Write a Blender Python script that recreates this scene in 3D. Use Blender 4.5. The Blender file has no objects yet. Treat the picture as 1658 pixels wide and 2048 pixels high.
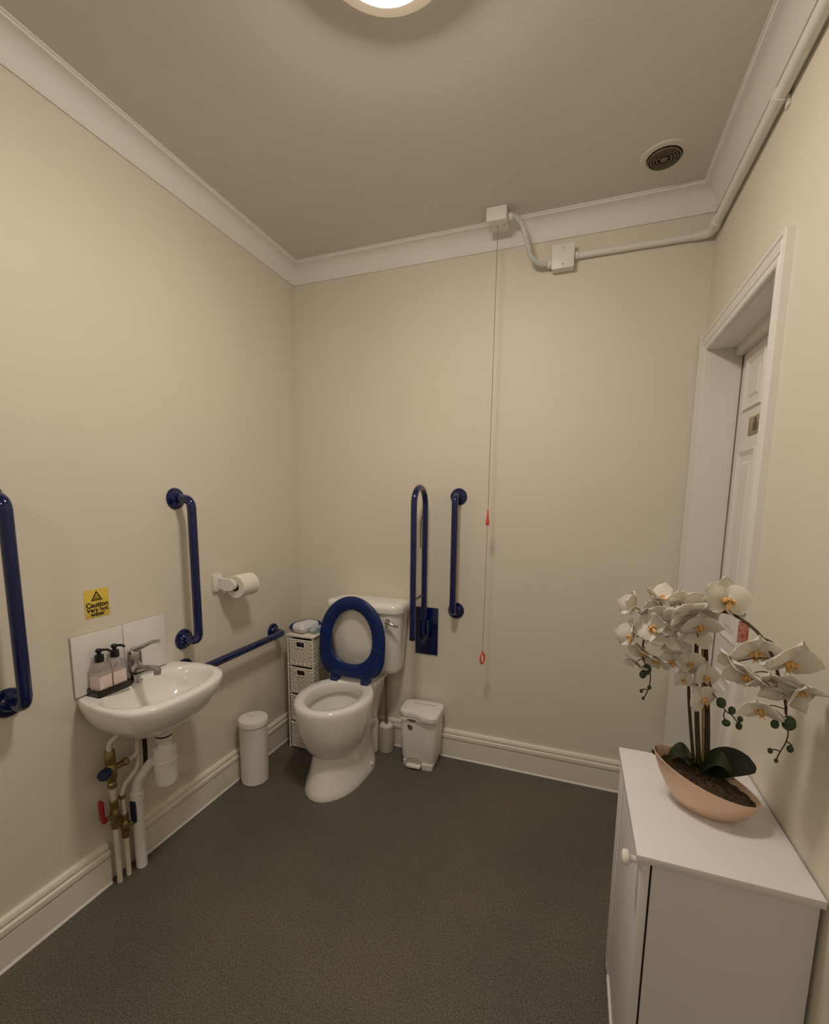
import bpy, bmesh, math, random
from mathutils import Vector, Matrix

random.seed(7)
PI = math.pi
scene = bpy.context.scene
C = scene.collection

# ------------------------------------------------------------------ camera
W, H = 1.964, 2.60            # room width and height (m); left wall x=0, far wall y=0
YF = -4.70                    # wall behind the photographer
yaw, pitch, roll = math.radians(-19.8255), math.radians(7.5852), math.radians(0.6983)
fwd = Vector((math.sin(yaw) * math.cos(pitch), math.cos(yaw) * math.cos(pitch), -math.sin(pitch)))
rgt = Vector((math.cos(yaw), -math.sin(yaw), 0))
upv = rgt.cross(fwd)
r_ = rgt * math.cos(roll) + upv * math.sin(roll)
u_ = -rgt * math.sin(roll) + upv * math.cos(roll)
cam = bpy.data.cameras.new('camera')
cam_o = bpy.data.objects.new('camera', cam)
C.objects.link(cam_o)
cam_o.matrix_world = Matrix(((r_.x, u_.x, -fwd.x, 1.5115), (r_.y, u_.y, -fwd.y, -2.2067),
                             (r_.z, u_.z, -fwd.z, 1.3717), (0, 0, 0, 1)))
cam.sensor_fit = 'HORIZONTAL'
cam.sensor_width = 36
cam.lens = 893.57 / 1658 * 36
cam.shift_y = (1119.70 - 1024) / 1658
cam.clip_start = 0.01
scene.camera = cam_o
scene.cycles.use_light_tree = False

# ------------------------------------------------------------------ world, exposure
world = bpy.data.worlds.new('world')
scene.world = world
world.use_nodes = True
world.node_tree.nodes['Background'].inputs[0].default_value = (0, 0, 0, 1)
vs = scene.view_settings
vs.view_transform = 'Standard'
vs.look = 'None'
vs.gamma = 1
vs.use_curve_mapping = False
vs.exposure = 0.0
LAMP = 90.0                   # radiance of the lamp in view
LAMP_BACK = 62.0              # radiance of the lamp behind the photographer
LIGHT_RGB = (1.0, 0.89, 0.78)


# ------------------------------------------------------------------ materials
def srgb(r, g, b):
    f = lambda c: (c / 255 / 12.92) if c / 255 <= 0.04045 else ((c / 255 + 0.055) / 1.055) ** 2.4
    return (f(r), f(g), f(b))


def mat(name, col, rough=0.5, metal=0.0, bump=0.0, bscale=200.0, var=0.0, vscale=4.0, spec=0.5,
        coat=0.0, trans=0.0, sss=0.0, ior=1.45, emit=None, estr=0.0, bdist=0.002, vcol=None):
    m = bpy.data.materials.new(name)
    m.use_nodes = True
    nt = m.node_tree
    b = nt.nodes['Principled BSDF']
    b.inputs['Base Color'].default_value = (*col, 1)
    b.inputs['Roughness'].default_value = rough
    b.inputs['Metallic'].default_value = metal
    b.inputs['Specular IOR Level'].default_value = spec
    b.inputs['Coat Weight'].default_value = coat
    b.inputs['Coat Roughness'].default_value = 0.08
    b.inputs['Transmission Weight'].default_value = trans
    b.inputs['IOR'].default_value = ior
    if sss:
        b.inputs['Subsurface Weight'].default_value = sss
        b.inputs['Subsurface Radius'].default_value = (0.02, 0.015, 0.01)
    if emit:
        b.inputs['Emission Color'].default_value = (*emit, 1)
        b.inputs['Emission Strength'].default_value = estr
    tc = nt.nodes.new('ShaderNodeTexCoord')
    if var:
        n = nt.nodes.new('ShaderNodeTexNoise')
        n.inputs['Scale'].default_value = vscale
        n.inputs['Detail'].default_value = 2
        nt.links.new(tc.outputs['Object'], n.inputs['Vector'])
        rp = nt.nodes.new('ShaderNodeValToRGB')
        c2 = vcol if vcol else tuple(c * (1 - var) for c in col)
        rp.color_ramp.elements[0].position = 0.3
        rp.color_ramp.elements[1].position = 0.7
        rp.color_ramp.elements[0].color = (*c2, 1)
        rp.color_ramp.elements[1].color = (*col, 1)
        nt.links.new(n.outputs['Fac'], rp.inputs['Fac'])
        nt.links.new(rp.outputs['Color'], b.inputs['Base Color'])
    if bump:
        n2 = nt.nodes.new('ShaderNodeTexNoise')
        n2.inputs['Scale'].default_value = bscale
        n2.inputs['Detail'].default_value = 1
        nt.links.new(tc.outputs['Object'], n2.inputs['Vector'])
        bp = nt.nodes.new('ShaderNodeBump')
        bp.inputs['Strength'].default_value = bump
        bp.inputs['Distance'].default_value = bdist
        nt.links.new(n2.outputs['Fac'], bp.inputs['Height'])
        nt.links.new(bp.outputs['Normal'], b.inputs['Normal'])
    return m


M = {}
M['wall'] = mat('cream_wall_paint', (0.77, 0.712, 0.60), 0.5, bump=0.25, bscale=140, var=0.05, vscale=1.6)
M['ceiling'] = mat('ceiling_paint', (0.74, 0.705, 0.655), 0.8, bump=0.3, bscale=160, var=0.04, vscale=2.0)
M['trim'] = mat('white_gloss_trim', (0.83, 0.80, 0.76), 0.35, bump=0.05, bscale=60, var=0.03, vscale=5)
M['coving'] = mat('coving_paint', (0.86, 0.83, 0.805), 0.6, bump=0.1, bscale=120)
M['skirt'] = mat('cream_gloss_skirting', (0.85, 0.80, 0.70), 0.3, bump=0.05, bscale=50, var=0.05, vscale=3)
M['door'] = mat('door_gloss_paint', (0.83, 0.80, 0.76), 0.35, bump=0.05, bscale=80)
M['ceramic'] = mat('white_ceramic', (0.86, 0.835, 0.785), 0.12, coat=0.4)
M['water'] = mat('bowl_water', (0.55, 0.56, 0.54), 0.03, spec=0.8)
M['plastic'] = mat('white_plastic', (0.84, 0.815, 0.775), 0.4, var=0.02, vscale=10)
M['plastic_grey'] = mat('pale_grey_plastic', (0.66, 0.66, 0.65), 0.45, var=0.03, vscale=15)
M['beige'] = mat('beige_plastic', (0.50, 0.46, 0.38), 0.5, var=0.05, vscale=20)
M['blue'] = mat('blue_gloss_enamel', srgb(7, 24, 80), 0.09, coat=0.5, var=0.15, vscale=8)
M['seatblue'] = mat('blue_plastic_seat', srgb(10, 38, 100), 0.3, var=0.12, vscale=8)
M['black'] = mat('black_plastic', (0.012, 0.012, 0.014), 0.3, var=0.2, vscale=30)
M['chrome'] = mat('chrome', (0.52, 0.52, 0.52), 0.12, metal=1.0, bump=0.02, bscale=60)
M['brass'] = mat('brass', (0.42, 0.30, 0.13), 0.35, metal=0.9, var=0.4, vscale=40)
M['copperpipe'] = mat('painted_pipe', (0.74, 0.69, 0.58), 0.4, var=0.08, vscale=25)
M['red'] = mat('red_plastic', (0.36, 0.02, 0.014), 0.35, var=0.1, vscale=30)
M['redcord'] = mat('red_pull_plastic', (0.75, 0.10, 0.06), 0.4, var=0.1, vscale=40)
M['cord'] = mat('cord_grey', (0.34, 0.22, 0.18), 0.8, var=0.2, vscale=90)
M['navy'] = mat('navy_plastic', (0.012, 0.02, 0.07), 0.3, var=0.2, vscale=30)
M['paper'] = mat('tissue_paper', (0.86, 0.82, 0.73), 0.9, bump=0.3, bscale=300, var=0.03, vscale=30)
M['card'] = mat('cardboard', (0.30, 0.20, 0.12), 0.9, var=0.2, vscale=40)
M['wicker'] = mat('cream_wicker', (0.84, 0.79, 0.67), 0.6, var=0.18, vscale=60, bump=0.3, bscale=150)
M['melamine'] = mat('white_melamine', (0.77, 0.75, 0.755), 0.4, bump=0.03, bscale=200, var=0.02, vscale=12)
M['gap'] = mat('gap_shade_and_dark_parts', (0.03, 0.02, 0.015), 0.8, var=0.3, vscale=50)  # near-black: painted shade in door gaps, also washer, hose and back panel
M['tile'] = mat('glazed_white_tile', (0.82, 0.80, 0.78), 0.12, coat=0.3, var=0.03, vscale=6)
M['grout'] = mat('grout', (0.55, 0.47, 0.36), 0.9, var=0.2, vscale=60)
M['yellow'] = mat('yellow_sticker', (0.82, 0.60, 0.10), 0.35, var=0.06, vscale=30)
M['ink'] = mat('black_ink', (0.02, 0.016, 0.01), 0.5, var=0.2, vscale=50)
M['smoke'] = mat('smoked_plastic', (0.025, 0.018, 0.014), 0.15, var=0.2, vscale=40)
M['clear'] = mat('clear_bottle', (0.80, 0.76, 0.72), 0.08, trans=0.75, ior=1.3, var=0.05, vscale=40)
M['pinklabel'] = mat('pale_pink_label', (0.80, 0.66, 0.62), 0.5, var=0.05, vscale=30)
M['navyprint'] = mat('navy_print', (0.02, 0.03, 0.14), 0.4, var=0.2, vscale=30)
M['packwhite'] = mat('pack_film_white', (0.74, 0.75, 0.78), 0.3, var=0.05, vscale=40)
M['packteal'] = mat('pack_film_teal', (0.20, 0.36, 0.42), 0.3, var=0.3, vscale=30, vcol=(0.55, 0.60, 0.62))
M['purple'] = mat('purple_packet', (0.03, 0.02, 0.10), 0.4, var=0.3, vscale=30)
M['basketdark'] = mat('drawer_inside_shade', (0.07, 0.045, 0.025), 0.8, var=0.3, vscale=30)
M['handle'] = mat('brush_handle_and_gap_taupe', (0.20, 0.14, 0.095), 0.5, var=0.15, vscale=30)
M['vent'] = mat('vent_grille_plastic', (0.19, 0.16, 0.115), 0.5, var=0.2, vscale=50)
M['ventdark'] = mat('vent_dark', (0.05, 0.04, 0.03), 0.9, var=0.3, vscale=60)
M['copper'] = mat('rose_copper', (0.80, 0.58, 0.44), 0.42, metal=0.45, var=0.08, vscale=9, bump=0.05, bscale=30)
M['moss'] = mat('brown_moss', (0.085, 0.055, 0.022), 0.95, var=0.7, vscale=110, bump=1.0, bscale=160, bdist=0.01)
M['leaf'] = mat('orchid_leaf_green', (0.035, 0.060, 0.024), 0.32, var=0.35, vscale=14)
M['leafshade'] = mat('orchid_leaf_shaded', (0.014, 0.020, 0.012), 0.35, var=0.3, vscale=14)  # darker copy of the leaf green, shade put into the colour
M['stem'] = mat('orchid_stem', (0.075, 0.062, 0.025), 0.5, var=0.4, vscale=50)
M['stemdark'] = mat('orchid_stem_brown', (0.07, 0.042, 0.022), 0.55, var=0.4, vscale=50)
M['stake'] = mat('bamboo_stake', (0.42, 0.28, 0.08), 0.6, var=0.4, vscale=45)
M['bud'] = mat('green_bud', (0.045, 0.075, 0.035), 0.4, var=0.3, vscale=60)
M['petal'] = mat('white_petal', (0.92, 0.885, 0.82), 0.55, var=0.06, vscale=35)
_nt = M['petal'].node_tree
_tr = _nt.nodes.new('ShaderNodeBsdfTranslucent')
_tr.inputs['Color'].default_value = (0.90, 0.85, 0.76, 1)
_mx = _nt.nodes.new('ShaderNodeMixShader')
_mx.inputs[0].default_value = 0.35
_nt.links.new(_nt.nodes['Principled BSDF'].outputs[0], _mx.inputs[1])
_nt.links.new(_tr.outputs[0], _mx.inputs[2])
_nt.links.new(_mx.outputs[0], _nt.nodes['Material Output'].inputs['Surface'])
M['lip'] = mat('yellow_orchid_lip', (0.80, 0.60, 0.26), 0.5, var=0.45, vscale=90, vcol=(0.62, 0.28, 0.07))
M['tagred'] = mat('red_tag_print', (0.55, 0.06, 0.06), 0.5, var=0.5, vscale=70, vcol=(0.78, 0.62, 0.55))
M['signplate'] = mat('door_sign_tan', (0.40, 0.31, 0.18), 0.45, var=0.15, vscale=25)
M['signbrown'] = mat('door_sign_brown', (0.13, 0.085, 0.05), 0.5, var=0.3, vscale=50)
M['glow'] = mat('lamp_diffuser', (0.9, 0.87, 0.8), 0.4, emit=LIGHT_RGB, estr=LAMP)
M['glow_back'] = mat('lamp_diffuser_rear', (0.9, 0.87, 0.8), 0.4, emit=LIGHT_RGB, estr=LAMP_BACK)
M['lampbase'] = mat('lamp_amber_skirt', (0.012, 0.009, 0.006), 0.9, spec=0.05, emit=(1.0, 0.76, 0.50), estr=0.42, var=0.03, vscale=20)


def floor_material():
    m = bpy.data.materials.new('speckled_safety_vinyl')
    m.use_nodes = True
    nt = m.node_tree
    b = nt.nodes['Principled BSDF']
    tc = nt.nodes.new('ShaderNodeTexCoord')
    n1 = nt.nodes.new('ShaderNodeTexNoise')
    n1.inputs['Scale'].default_value = 230
    n1.inputs['Detail'].default_value = 2
    n2 = nt.nodes.new('ShaderNodeTexNoise')
    n2.inputs['Scale'].default_value = 2.2
    n2.inputs['Detail'].default_value = 4
    v = nt.nodes.new('ShaderNodeTexVoronoi')
    v.inputs['Scale'].default_value = 170
    for n in (n1, n2, v):
        nt.links.new(tc.outputs['Object'], n.inputs['Vector'])
    rp = nt.nodes.new('ShaderNodeValToRGB')
    rp.color_ramp.elements[0].position = 0.32
    rp.color_ramp.elements[0].color = (0.062, 0.058, 0.044, 1)
    rp.color_ramp.elements[1].position = 0.72
    rp.color_ramp.elements[1].color = (0.185, 0.175, 0.145, 1)
    nt.links.new(n1.outputs['Fac'], rp.inputs['Fac'])
    r2 = nt.nodes.new('ShaderNodeValToRGB')
    r2.color_ramp.elements[0].position = 0.35
    r2.color_ramp.elements[0].color = (0.86, 0.86, 0.86, 1)
    r2.color_ramp.elements[1].position = 0.65
    r2.color_ramp.elements[1].color = (1.08, 1.06, 1.02, 1)
    nt.links.new(n2.outputs['Fac'], r2.inputs['Fac'])
    mx = nt.nodes.new('ShaderNodeMixRGB')
    mx.blend_type = 'MULTIPLY'
    mx.inputs[0].default_value = 1
    nt.links.new(rp.outputs['Color'], mx.inputs[1])
    nt.links.new(r2.outputs['Color'], mx.inputs[2])
    nt.links.new(mx.outputs['Color'], b.inputs['Base Color'])
    b.inputs['Roughness'].default_value = 0.55
    b.inputs['Specular IOR Level'].default_value = 0.35
    bp = nt.nodes.new('ShaderNodeBump')
    bp.inputs['Strength'].default_value = 0.25
    bp.inputs['Distance'].default_value = 0.001
    nt.links.new(v.outputs['Distance'], bp.inputs['Height'])
    nt.links.new(bp.outputs['Normal'], b.inputs['Normal'])
    return m


M['floor'] = floor_material()


# ------------------------------------------------------------------ mesh builder
class MB:
    def __init__(s):
        s.v, s.f = [], []

    def add(s, verts, faces):
        k = len(s.v)
        s.v += [Vector(p) for p in verts]
        s.f += [tuple(i + k for i in f) for f in faces]
        return s

    def box(s, lo, hi, bev=0.0, seg=2, rot=None, piv=None):
        bm = bmesh.new()
        bmesh.ops.create_cube(bm, size=1)
        lo, hi = Vector(lo), Vector(hi)
        for v in bm.verts:
            v.co = Vector([lo[i] + (v.co[i] + 0.5) * (hi[i] - lo[i]) for i in range(3)])
        if bev:
            bmesh.ops.bevel(bm, geom=list(bm.edges), offset=bev, segments=seg, affect='EDGES', profile=0.5)
        bm.verts.index_update()
        vs_ = [v.co.copy() for v in bm.verts]
        if rot is not None:
            pv = Vector(piv) if piv else (lo + hi) / 2
            vs_ = [pv + rot @ (p - pv) for p in vs_]
        fs = [tuple(v.index for v in f.verts) for f in bm.faces]
        bm.free()
        return s.add(vs_, fs)

    def loft(s, rings, cap0=True, cap1=True, closed=True):
        k = len(s.v)
        n = len(rings[0])
        for r in rings:
            s.v += [Vector(p) for p in r]
        m = n if closed else n - 1
        for i in range(len(rings) - 1):
            for j in range(m):
                a, b = k + i * n + j, k + i * n + (j + 1) % n
                s.f.append((a, b, b + n, a + n))
        if cap0:
            s.f.append(tuple(k + j for j in reversed(range(n))))
        if cap1:
            s.f.append(tuple(k + (len(rings) - 1) * n + j for j in range(n)))
        return s

    def lathe(s, prof, c=(0, 0, 0), axis=(0, 0, 1), n=32, cap0=True, cap1=True):
        a = Vector(axis).normalized()
        t = Vector((1, 0, 0)) if abs(a.x) < 0.9 else Vector((0, 1, 0))
        e1 = (t - a * t.dot(a)).normalized()
        e2 = a.cross(e1)
        c = Vector(c)
        rings = [[c + a * h + (e1 * math.cos(2 * PI * j / n) + e2 * math.sin(2 * PI * j / n)) * max(r, 1e-5)
                  for j in range(n)] for r, h in prof]
        return s.loft(rings, cap0, cap1)

    def tube(s, path, r, n=14, cap=True):
        path = [Vector(p) for p in path]
        rs = r if isinstance(r, (list, tuple)) else [r] * len(path)
        tang = []
        for i in range(len(path)):
            a = path[max(i - 1, 0)]
            b = path[min(i + 1, len(path) - 1)]
            tang.append((b - a).normalized())
        t0 = tang[0]
        ref = Vector((0, 0, 1)) if abs(t0.z) < 0.9 else Vector((1, 0, 0))
        e1 = (ref - t0 * ref.dot(t0)).normalized()
        rings = []
        for i, p in enumerate(path):
            t = tang[i]
            e1 = (e1 - t * e1.dot(t)).normalized()
            e2 = t.cross(e1)
            rings.append([p + (e1 * math.cos(2 * PI * j / n) + e2 * math.sin(2 * PI * j / n)) * rs[i]
                          for j in range(n)])
        return s.loft(rings, cap, cap)

    def ball(s, c, r, n=12, m=8, scale=(1, 1, 1)):
        c = Vector(c)
        rings = []
        for i in range(1, m):
            th = PI * i / m
            rings.append([c + Vector((r * scale[0] * math.sin(th) * math.cos(2 * PI * j / n),
                                      r * scale[1] * math.sin(th) * math.sin(2 * PI * j / n),
                                      -r * scale[2] * math.cos(th))) for j in range(n)])
        return s.loft(rings)

    def torus(s, c, R, r, axis=(0, 0, 1), n=28, m=10, sx=1.0, sy=1.0):
        a = Vector(axis).normalized()
        t = Vector((0, 0, 1)) if abs(a.z) < 0.9 else Vector((1, 0, 0))
        e1 = (t - a * t.dot(a)).normalized()
        e2 = a.cross(e1)
        c = Vector(c)
        k = len(s.v)
        for i in range(n):
            p = 2 * PI * i / n
            d = e1 * math.cos(p) + e2 * math.sin(p)
            cc = c + e1 * math.cos(p) * R * sx + e2 * math.sin(p) * R * sy
            for j in range(m):
                q = 2 * PI * j / m
                s.v.append(cc + d * r * math.cos(q) + a * r * math.sin(q))
        for i in range(n):
            for j in range(m):
                s.f.append((k + i * m + j, k + ((i + 1) % n) * m + j,
                            k + ((i + 1) % n) * m + (j + 1) % m, k + i * m + (j + 1) % m))
        return s

    def xf(s, mtx):
        s.v = [mtx @ p for p in s.v]
        return s


ORG = {}


def link_mesh(name, mb, material, org, sharp=35):
    me = bpy.data.meshes.new(name)
    me.from_pydata([p - org for p in mb.v], [], mb.f)
    bm = bmesh.new()
    bm.from_mesh(me)
    bmesh.ops.recalc_face_normals(bm, faces=bm.faces)
    bm.to_mesh(me)
    bm.free()
    me.polygons.foreach_set('use_smooth', [True] * len(me.polygons))
    me.set_sharp_from_angle(angle=math.radians(sharp))
    me.materials.append(material)
    o = bpy.data.objects.new(name, me)
    C.objects.link(o)
    return o


def part(name, mb, material, parent, label=None, sharp=35):
    org = ORG[parent.name]
    o = link_mesh(name, mb, material, org, sharp)
    o.parent = parent
    ORG[o.name] = org
    if label:
        o['label'] = label
    return o


def tag(o, label, cat, group=None):
    o['label'] = label
    o['category'] = cat
    if group:
        o['group'] = group
    return o


def thing(name, loc, label, cat, group=None):
    o = bpy.data.objects.new(name, None)
    o.empty_display_size = 0.05
    C.objects.link(o)
    o.location = loc
    ORG[o.name] = Vector(loc)
    return tag(o, label, cat, group)


def solo(name, mb, material, loc, label, cat, group=None, sharp=35):
    o = link_mesh(name, mb, material, Vector(loc), sharp)
    o.location = loc
    ORG[o.name] = Vector(loc)
    return tag(o, label, cat, group)


def struct(name, mb, material, sharp=35, loc=(0, 0, 0)):
    o = link_mesh(name, mb, material, Vector(loc), sharp)
    o.location = loc
    o['kind'] = 'structure'
    ORG[o.name] = Vector(loc)
    return o


def arc(c, a, b, r, t0, t1, n=8):
    """points on the circle c + r(cos t * a + sin t * b)"""
    c, a, b = Vector(c), Vector(a), Vector(b)
    return [c + a * r * math.cos(t0 + (t1 - t0) * i / n) + b * r * math.sin(t0 + (t1 - t0) * i / n)
            for i in range(n + 1)]


def rounded(pts, r, n=6):
    """polyline with rounded corners"""
    pts = [Vector(p) for p in pts]
    out = [pts[0]]
    for i in range(1, len(pts) - 1):
        a, b, c = pts[i - 1], pts[i], pts[i + 1]
        d1, d2 = (a - b), (c - b)
        rr = min(r, d1.length * 0.49, d2.length * 0.49)
        p, q = b + d1.normalized() * rr, b + d2.normalized() * rr
        for k in range(n + 1):
            t = k / n
            out.append(p * (1 - t) ** 2 + b * 2 * t * (1 - t) + q * t ** 2)
    out.append(pts[-1])
    return out


def spline(pts, n=6):
    """Catmull-Rom through the points"""
    P = [Vector(p) for p in pts]
    P = [P[0] * 2 - P[1]] + P + [P[-1] * 2 - P[-2]]
    out = []
    for i in range(1, len(P) - 2):
        for k in range(n):
            t = k / n
            a, b, c, d = P[i - 1], P[i], P[i + 1], P[i + 2]
            out.append(0.5 * (2 * b + (c - a) * t + (2 * a - 5 * b + 4 * c - d) * t * t
                              + (3 * b - a - 3 * c + d) * t ** 3))
    out.append(P[-2])
    return out


def text_mb(txt, size, place, depth=0.0002, spacing=1.0, bold=0.0):
    """lettering as flat mesh; place(u, v, w) -> world point"""
    cu = bpy.data.curves.new('lettering', 'FONT')
    cu.body = txt
    cu.size = size
    cu.align_x = 'CENTER'
    cu.extrude = depth
    cu.offset = bold
    cu.space_character = spacing
    cu.resolution_u = 3
    o = bpy.data.objects.new('lettering', cu)
    C.objects.link(o)
    dg = bpy.context.evaluated_depsgraph_get()
    me = bpy.data.meshes.new_from_object(o.evaluated_get(dg))
    mb = MB()
    mb.add([place(v.co.x, v.co.y, v.co.z + depth) for v in me.vertices], [tuple(p.vertices) for p in me.polygons])
    bpy.data.objects.remove(o)
    bpy.data.curves.remove(cu)
    bpy.data.meshes.remove(me)
    return mb


# ================================================================== the room shell
T = 0.10
DY0, DY1, DZ = -0.750, -0.084, 1.970          # door opening in the right wall
struct('floor', MB().box((-T, YF - T, -T), (W + 0.45, T, 0)), M['floor'])
struct('ceiling', MB().box((-T, YF - T, H), (W + 0.45, T, H + T)), M['ceiling'])
struct('wall_left', MB().box((-T, YF - T, 0), (0, T, H)), M['wall'])
struct('wall_back', MB().box((-T, 0, 0), (W + 0.45, T, H)), M['wall'])
struct('wall_front', MB().box((-T, YF - T, 0), (W + 0.45, YF, H)), M['wall'])
wr = MB()
wr.box((W, YF, 0), (W + 0.30, DY0, H))
wr.box((W, DY1, 0), (W + 0.30, 0.0, H))
wr.box((W, DY0, DZ), (W + 0.30, DY1, H))
struct('wall_right', wr, M['wall'])

# coving: concave profile between wall and ceiling; u = out from wall, z
CD, CP = 0.091, 0.068
cov = [(0, -CD), (0.006, -CD), (0.009, -CD + 0.006), (0.010, -CD + 0.010)]
for i in range(9):
    t = i / 8 * PI / 2
    cov.append((0.011 + (CP - 0.022) * (1 - math.cos(t)), -CD + 0.012 + (CD - 0.024) * math.sin(t)))
cov += [(CP - 0.007, -0.011), (CP - 0.005, -0.006), (CP, -0.005), (CP, 0), (0, 0)]


def run_profile(prof, axis, a, b, base, out):
    """extrude (u, z) along axis from a to b; base = wall coordinate; out = +-1"""
    rings = []
    for t in (a, b):
        if axis == 'y':
            rings.append([(base + out * u, t, z) for u, z in prof])
        else:
            rings.append([(t, base + out * u, z) for u, z in prof])
    return MB().loft(rings)


covz = [(u, H + z) for u, z in cov]
struct('trim_1', run_profile(covz, 'y', YF, 0, 0, 1), M['coving'], 30)
struct('trim_2', run_profile(covz, 'x', 0, W, 0, -1), M['coving'], 30)
struct('trim_3', run_profile(covz, 'y', YF, 0, W, -1), M['coving'], 30)

sk = [(0, 0), (0.020, 0), (0.020, 0.099), (0.0125, 0.1005), (0.0125, 0.1045), (0.0225, 0.108), (0.0235, 0.116), (0.0225, 0.125),
      (0.0180, 0.1275), (0.0100, 0.1285), (0.0100, 0.1325), (0.0160, 0.135), (0.0160, 0.142), (0.012, 0.149), (0.005, 0.152), (0, 0.152)]
# left skirting has a gap where the water pipes rise
bl = run_profile(sk, 'y', -1.12, 0, 0, 1)
b2 = run_profile(sk, 'y', YF, -1.2195, 0, 1)
bl.add(b2.v, b2.f)
struct('baseboard_left', bl, M['skirt'], 30)
struct('baseboard_back', run_profile(sk, 'x', 0, W, 0, -1), M['skirt'], 30)
struct('baseboard_right', run_profile(sk, 'y', YF, DY0 - 0.062, W, -1), M['skirt'], 30)
# pale sealant bead where the skirting meets the vinyl
bead = [(0.018, 0.0), (0.0245, 0.0), (0.0235, 0.004), (0.020, 0.008), (0.018, 0.008)]
q = run_profile(bead, 'y', -1.115, 0, 0, 1)
q2 = run_profile(bead, 'y', YF, -1.221, 0, 1)
q.add(q2.v, q2.f)
struct('trim_4', q, M['trim'])
struct('trim_5', run_profile(bead, 'x', 0, W, 0, -1), M['trim'])

# ------------------------------------------------------------------ door in the right wall
LX = W + 0.115                                 # face of the door leaf
door = struct('door_1', MB().box((LX, DY0 + 0.004, 0.006), (LX + 0.04, DY1 - 0.011, DZ - 0.03)), M['door'])
rows = [(1.712, 1.905), (0.86, 1.572), (0.20, 0.72)]
cols = [(-0.335, -0.150), (-0.675, -0.490)]
for (z0, z1) in rows:
    for (y0, y1) in cols:
        m = MB()
        d = 0.024
        # recessed moulding: four sloping bars round a raised field
        m.loft([[(LX + 0.001, y0, z0), (LX + 0.001, y1, z0), (LX + 0.001, y1, z1), (LX + 0.001, y0, z1)],
                [(LX - 0.009, y0 + 0.006, z0 + 0.006), (LX - 0.009, y1 - 0.006, z0 + 0.006),
                 (LX - 0.009, y1 - 0.006, z1 - 0.006), (LX - 0.009, y0 + 0.006, z1 - 0.006)],
                [(LX - 0.0005, y0 + d, z0 + d), (LX - 0.0005, y1 - d, z0 + d),
                 (LX - 0.0005, y1 - d, z1 - d), (LX - 0.0005, y0 + d, z1 - d)],
                [(LX - 0.0005, y0 + d + .02, z0 + d + .02), (LX - 0.0005, y1 - d - .02, z0 + d + .02),
                 (LX - 0.0005, y1 - d - .02, z1 - d - .02), (LX - 0.0005, y0 + d + .02, z1 - d - .02)],
                [(LX - 0.006, y0 + d + .03, z0 + d + .03), (LX - 0.006, y1 - d - .03, z0 + d + .03),
                 (LX - 0.006, y1 - d - .03, z1 - d - .03), (LX - 0.006, y0 + d + .03, z1 - d - .03)]])
        part('panel', m, M['door'], door, sharp=10)
# door frame: lining + stop, then architrave on the room side
part('jamb', MB().box((W, DY1 - 0.003, 0), (W + 0.30, DY1 + 0.02, DZ)), M['door'], door)
part('jamb', MB().box((W, DY0 - 0.02, 0), (W + 0.30, DY0 + 0.003, DZ)), M['door'], door)
part('jamb', MB().box((W, DY0, DZ - 0.003), (W + 0.30, DY1, DZ + 0.02)), M['door'], door)
part('door_stop', MB().box((LX - 0.030, DY0, DZ - 0.035), (LX - 0.001, DY1, DZ), 0.002), M['door'], door)
part('gap_shade_strip', MB().box((LX - 0.0036, DY1 - 0.0042, 0.002), (LX - 0.0008, DY1 - 0.0028, DZ - 0.03)), M['handle'], door)  # dark strip stands in for the shadow gap beside the leaf
part('backing', MB().box((LX + 0.045, DY0 - .02, 0), (LX + 0.055, DY1 + .02, DZ)), M['gap'], door)  # dark sheet behind the leaf, there to blacken its edge gap
# architrave profile (u from opening edge outwards, w = proud of the wall)
ap = [(0.0, 0), (0.0, 0.012), (0.004, 0.015), (0.018, 0.016), (0.021, 0.012), (0.024, 0.016), (0.044, 0.021),
      (0.047, 0.017), (0.052, 0.022), (0.060, 0.022), (0.062, 0.018), (0.062, 0)]


def arch_run(p0, p1, outdir, prof):
    rings = []
    for p, ext in ((p0, -1), (p1, 1)):
        rings.append([Vector((W - w, p[0] + outdir[0] * u + (ext_y(p, p0, p1) * u), p[1] + outdir[1] * u + (ext_z(p, p0, p1) * u)))
                      for u, w in prof])
    return MB().loft(rings)


def ext_y(p, p0, p1):
    return 0


def ext_z(p, p0, p1):
    # verticals grow upwards into the mitre
    return 1 if (p0[0] == p1[0] and p is p1) else 0


part('architrave', arch_run((DY0, 0), (DY0, DZ), (-1, 0), ap), M['trim'], door, sharp=20)
apn = [(u * 1.30, w) for u, w in ap]
part('architrave', arch_run((DY1, 0), (DY1, DZ), (1, 0), apn), M['trim'], door, sharp=20)
hd = MB()
hd.loft([[Vector((W - w, DY0 - u, DZ + u)) for u, w in ap], [Vector((W - w, DY1 + u, DZ + u)) for u, w in ap]])
part('architrave', hd, M['trim'], door, sharp=20)

sg = thing('door_sign', (LX, -0.31, 1.648), 'small tan sign plate with brown figures on the white door', 'sign')
part('plate', MB().box((LX - 0.004, -0.385, 1.617), (LX - 0.0002, -0.235, 1.680), 0.001), M['signplate'], sg)
fg = MB()
fg.lathe([(0.009, -0.0006), (0.009, 0.0006)], (LX - 0.0045, -0.300, 1.664), (1, 0, 0), 16)
fg.box((LX - 0.0051, -0.316, 1.628), (LX - 0.0039, -0.284, 1.655))
fg.box((LX - 0.0051, -0.365, 1.628), (LX - 0.0039, -0.330, 1.650))
part('figure', fg, M['signbrown'], sg)


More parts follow.
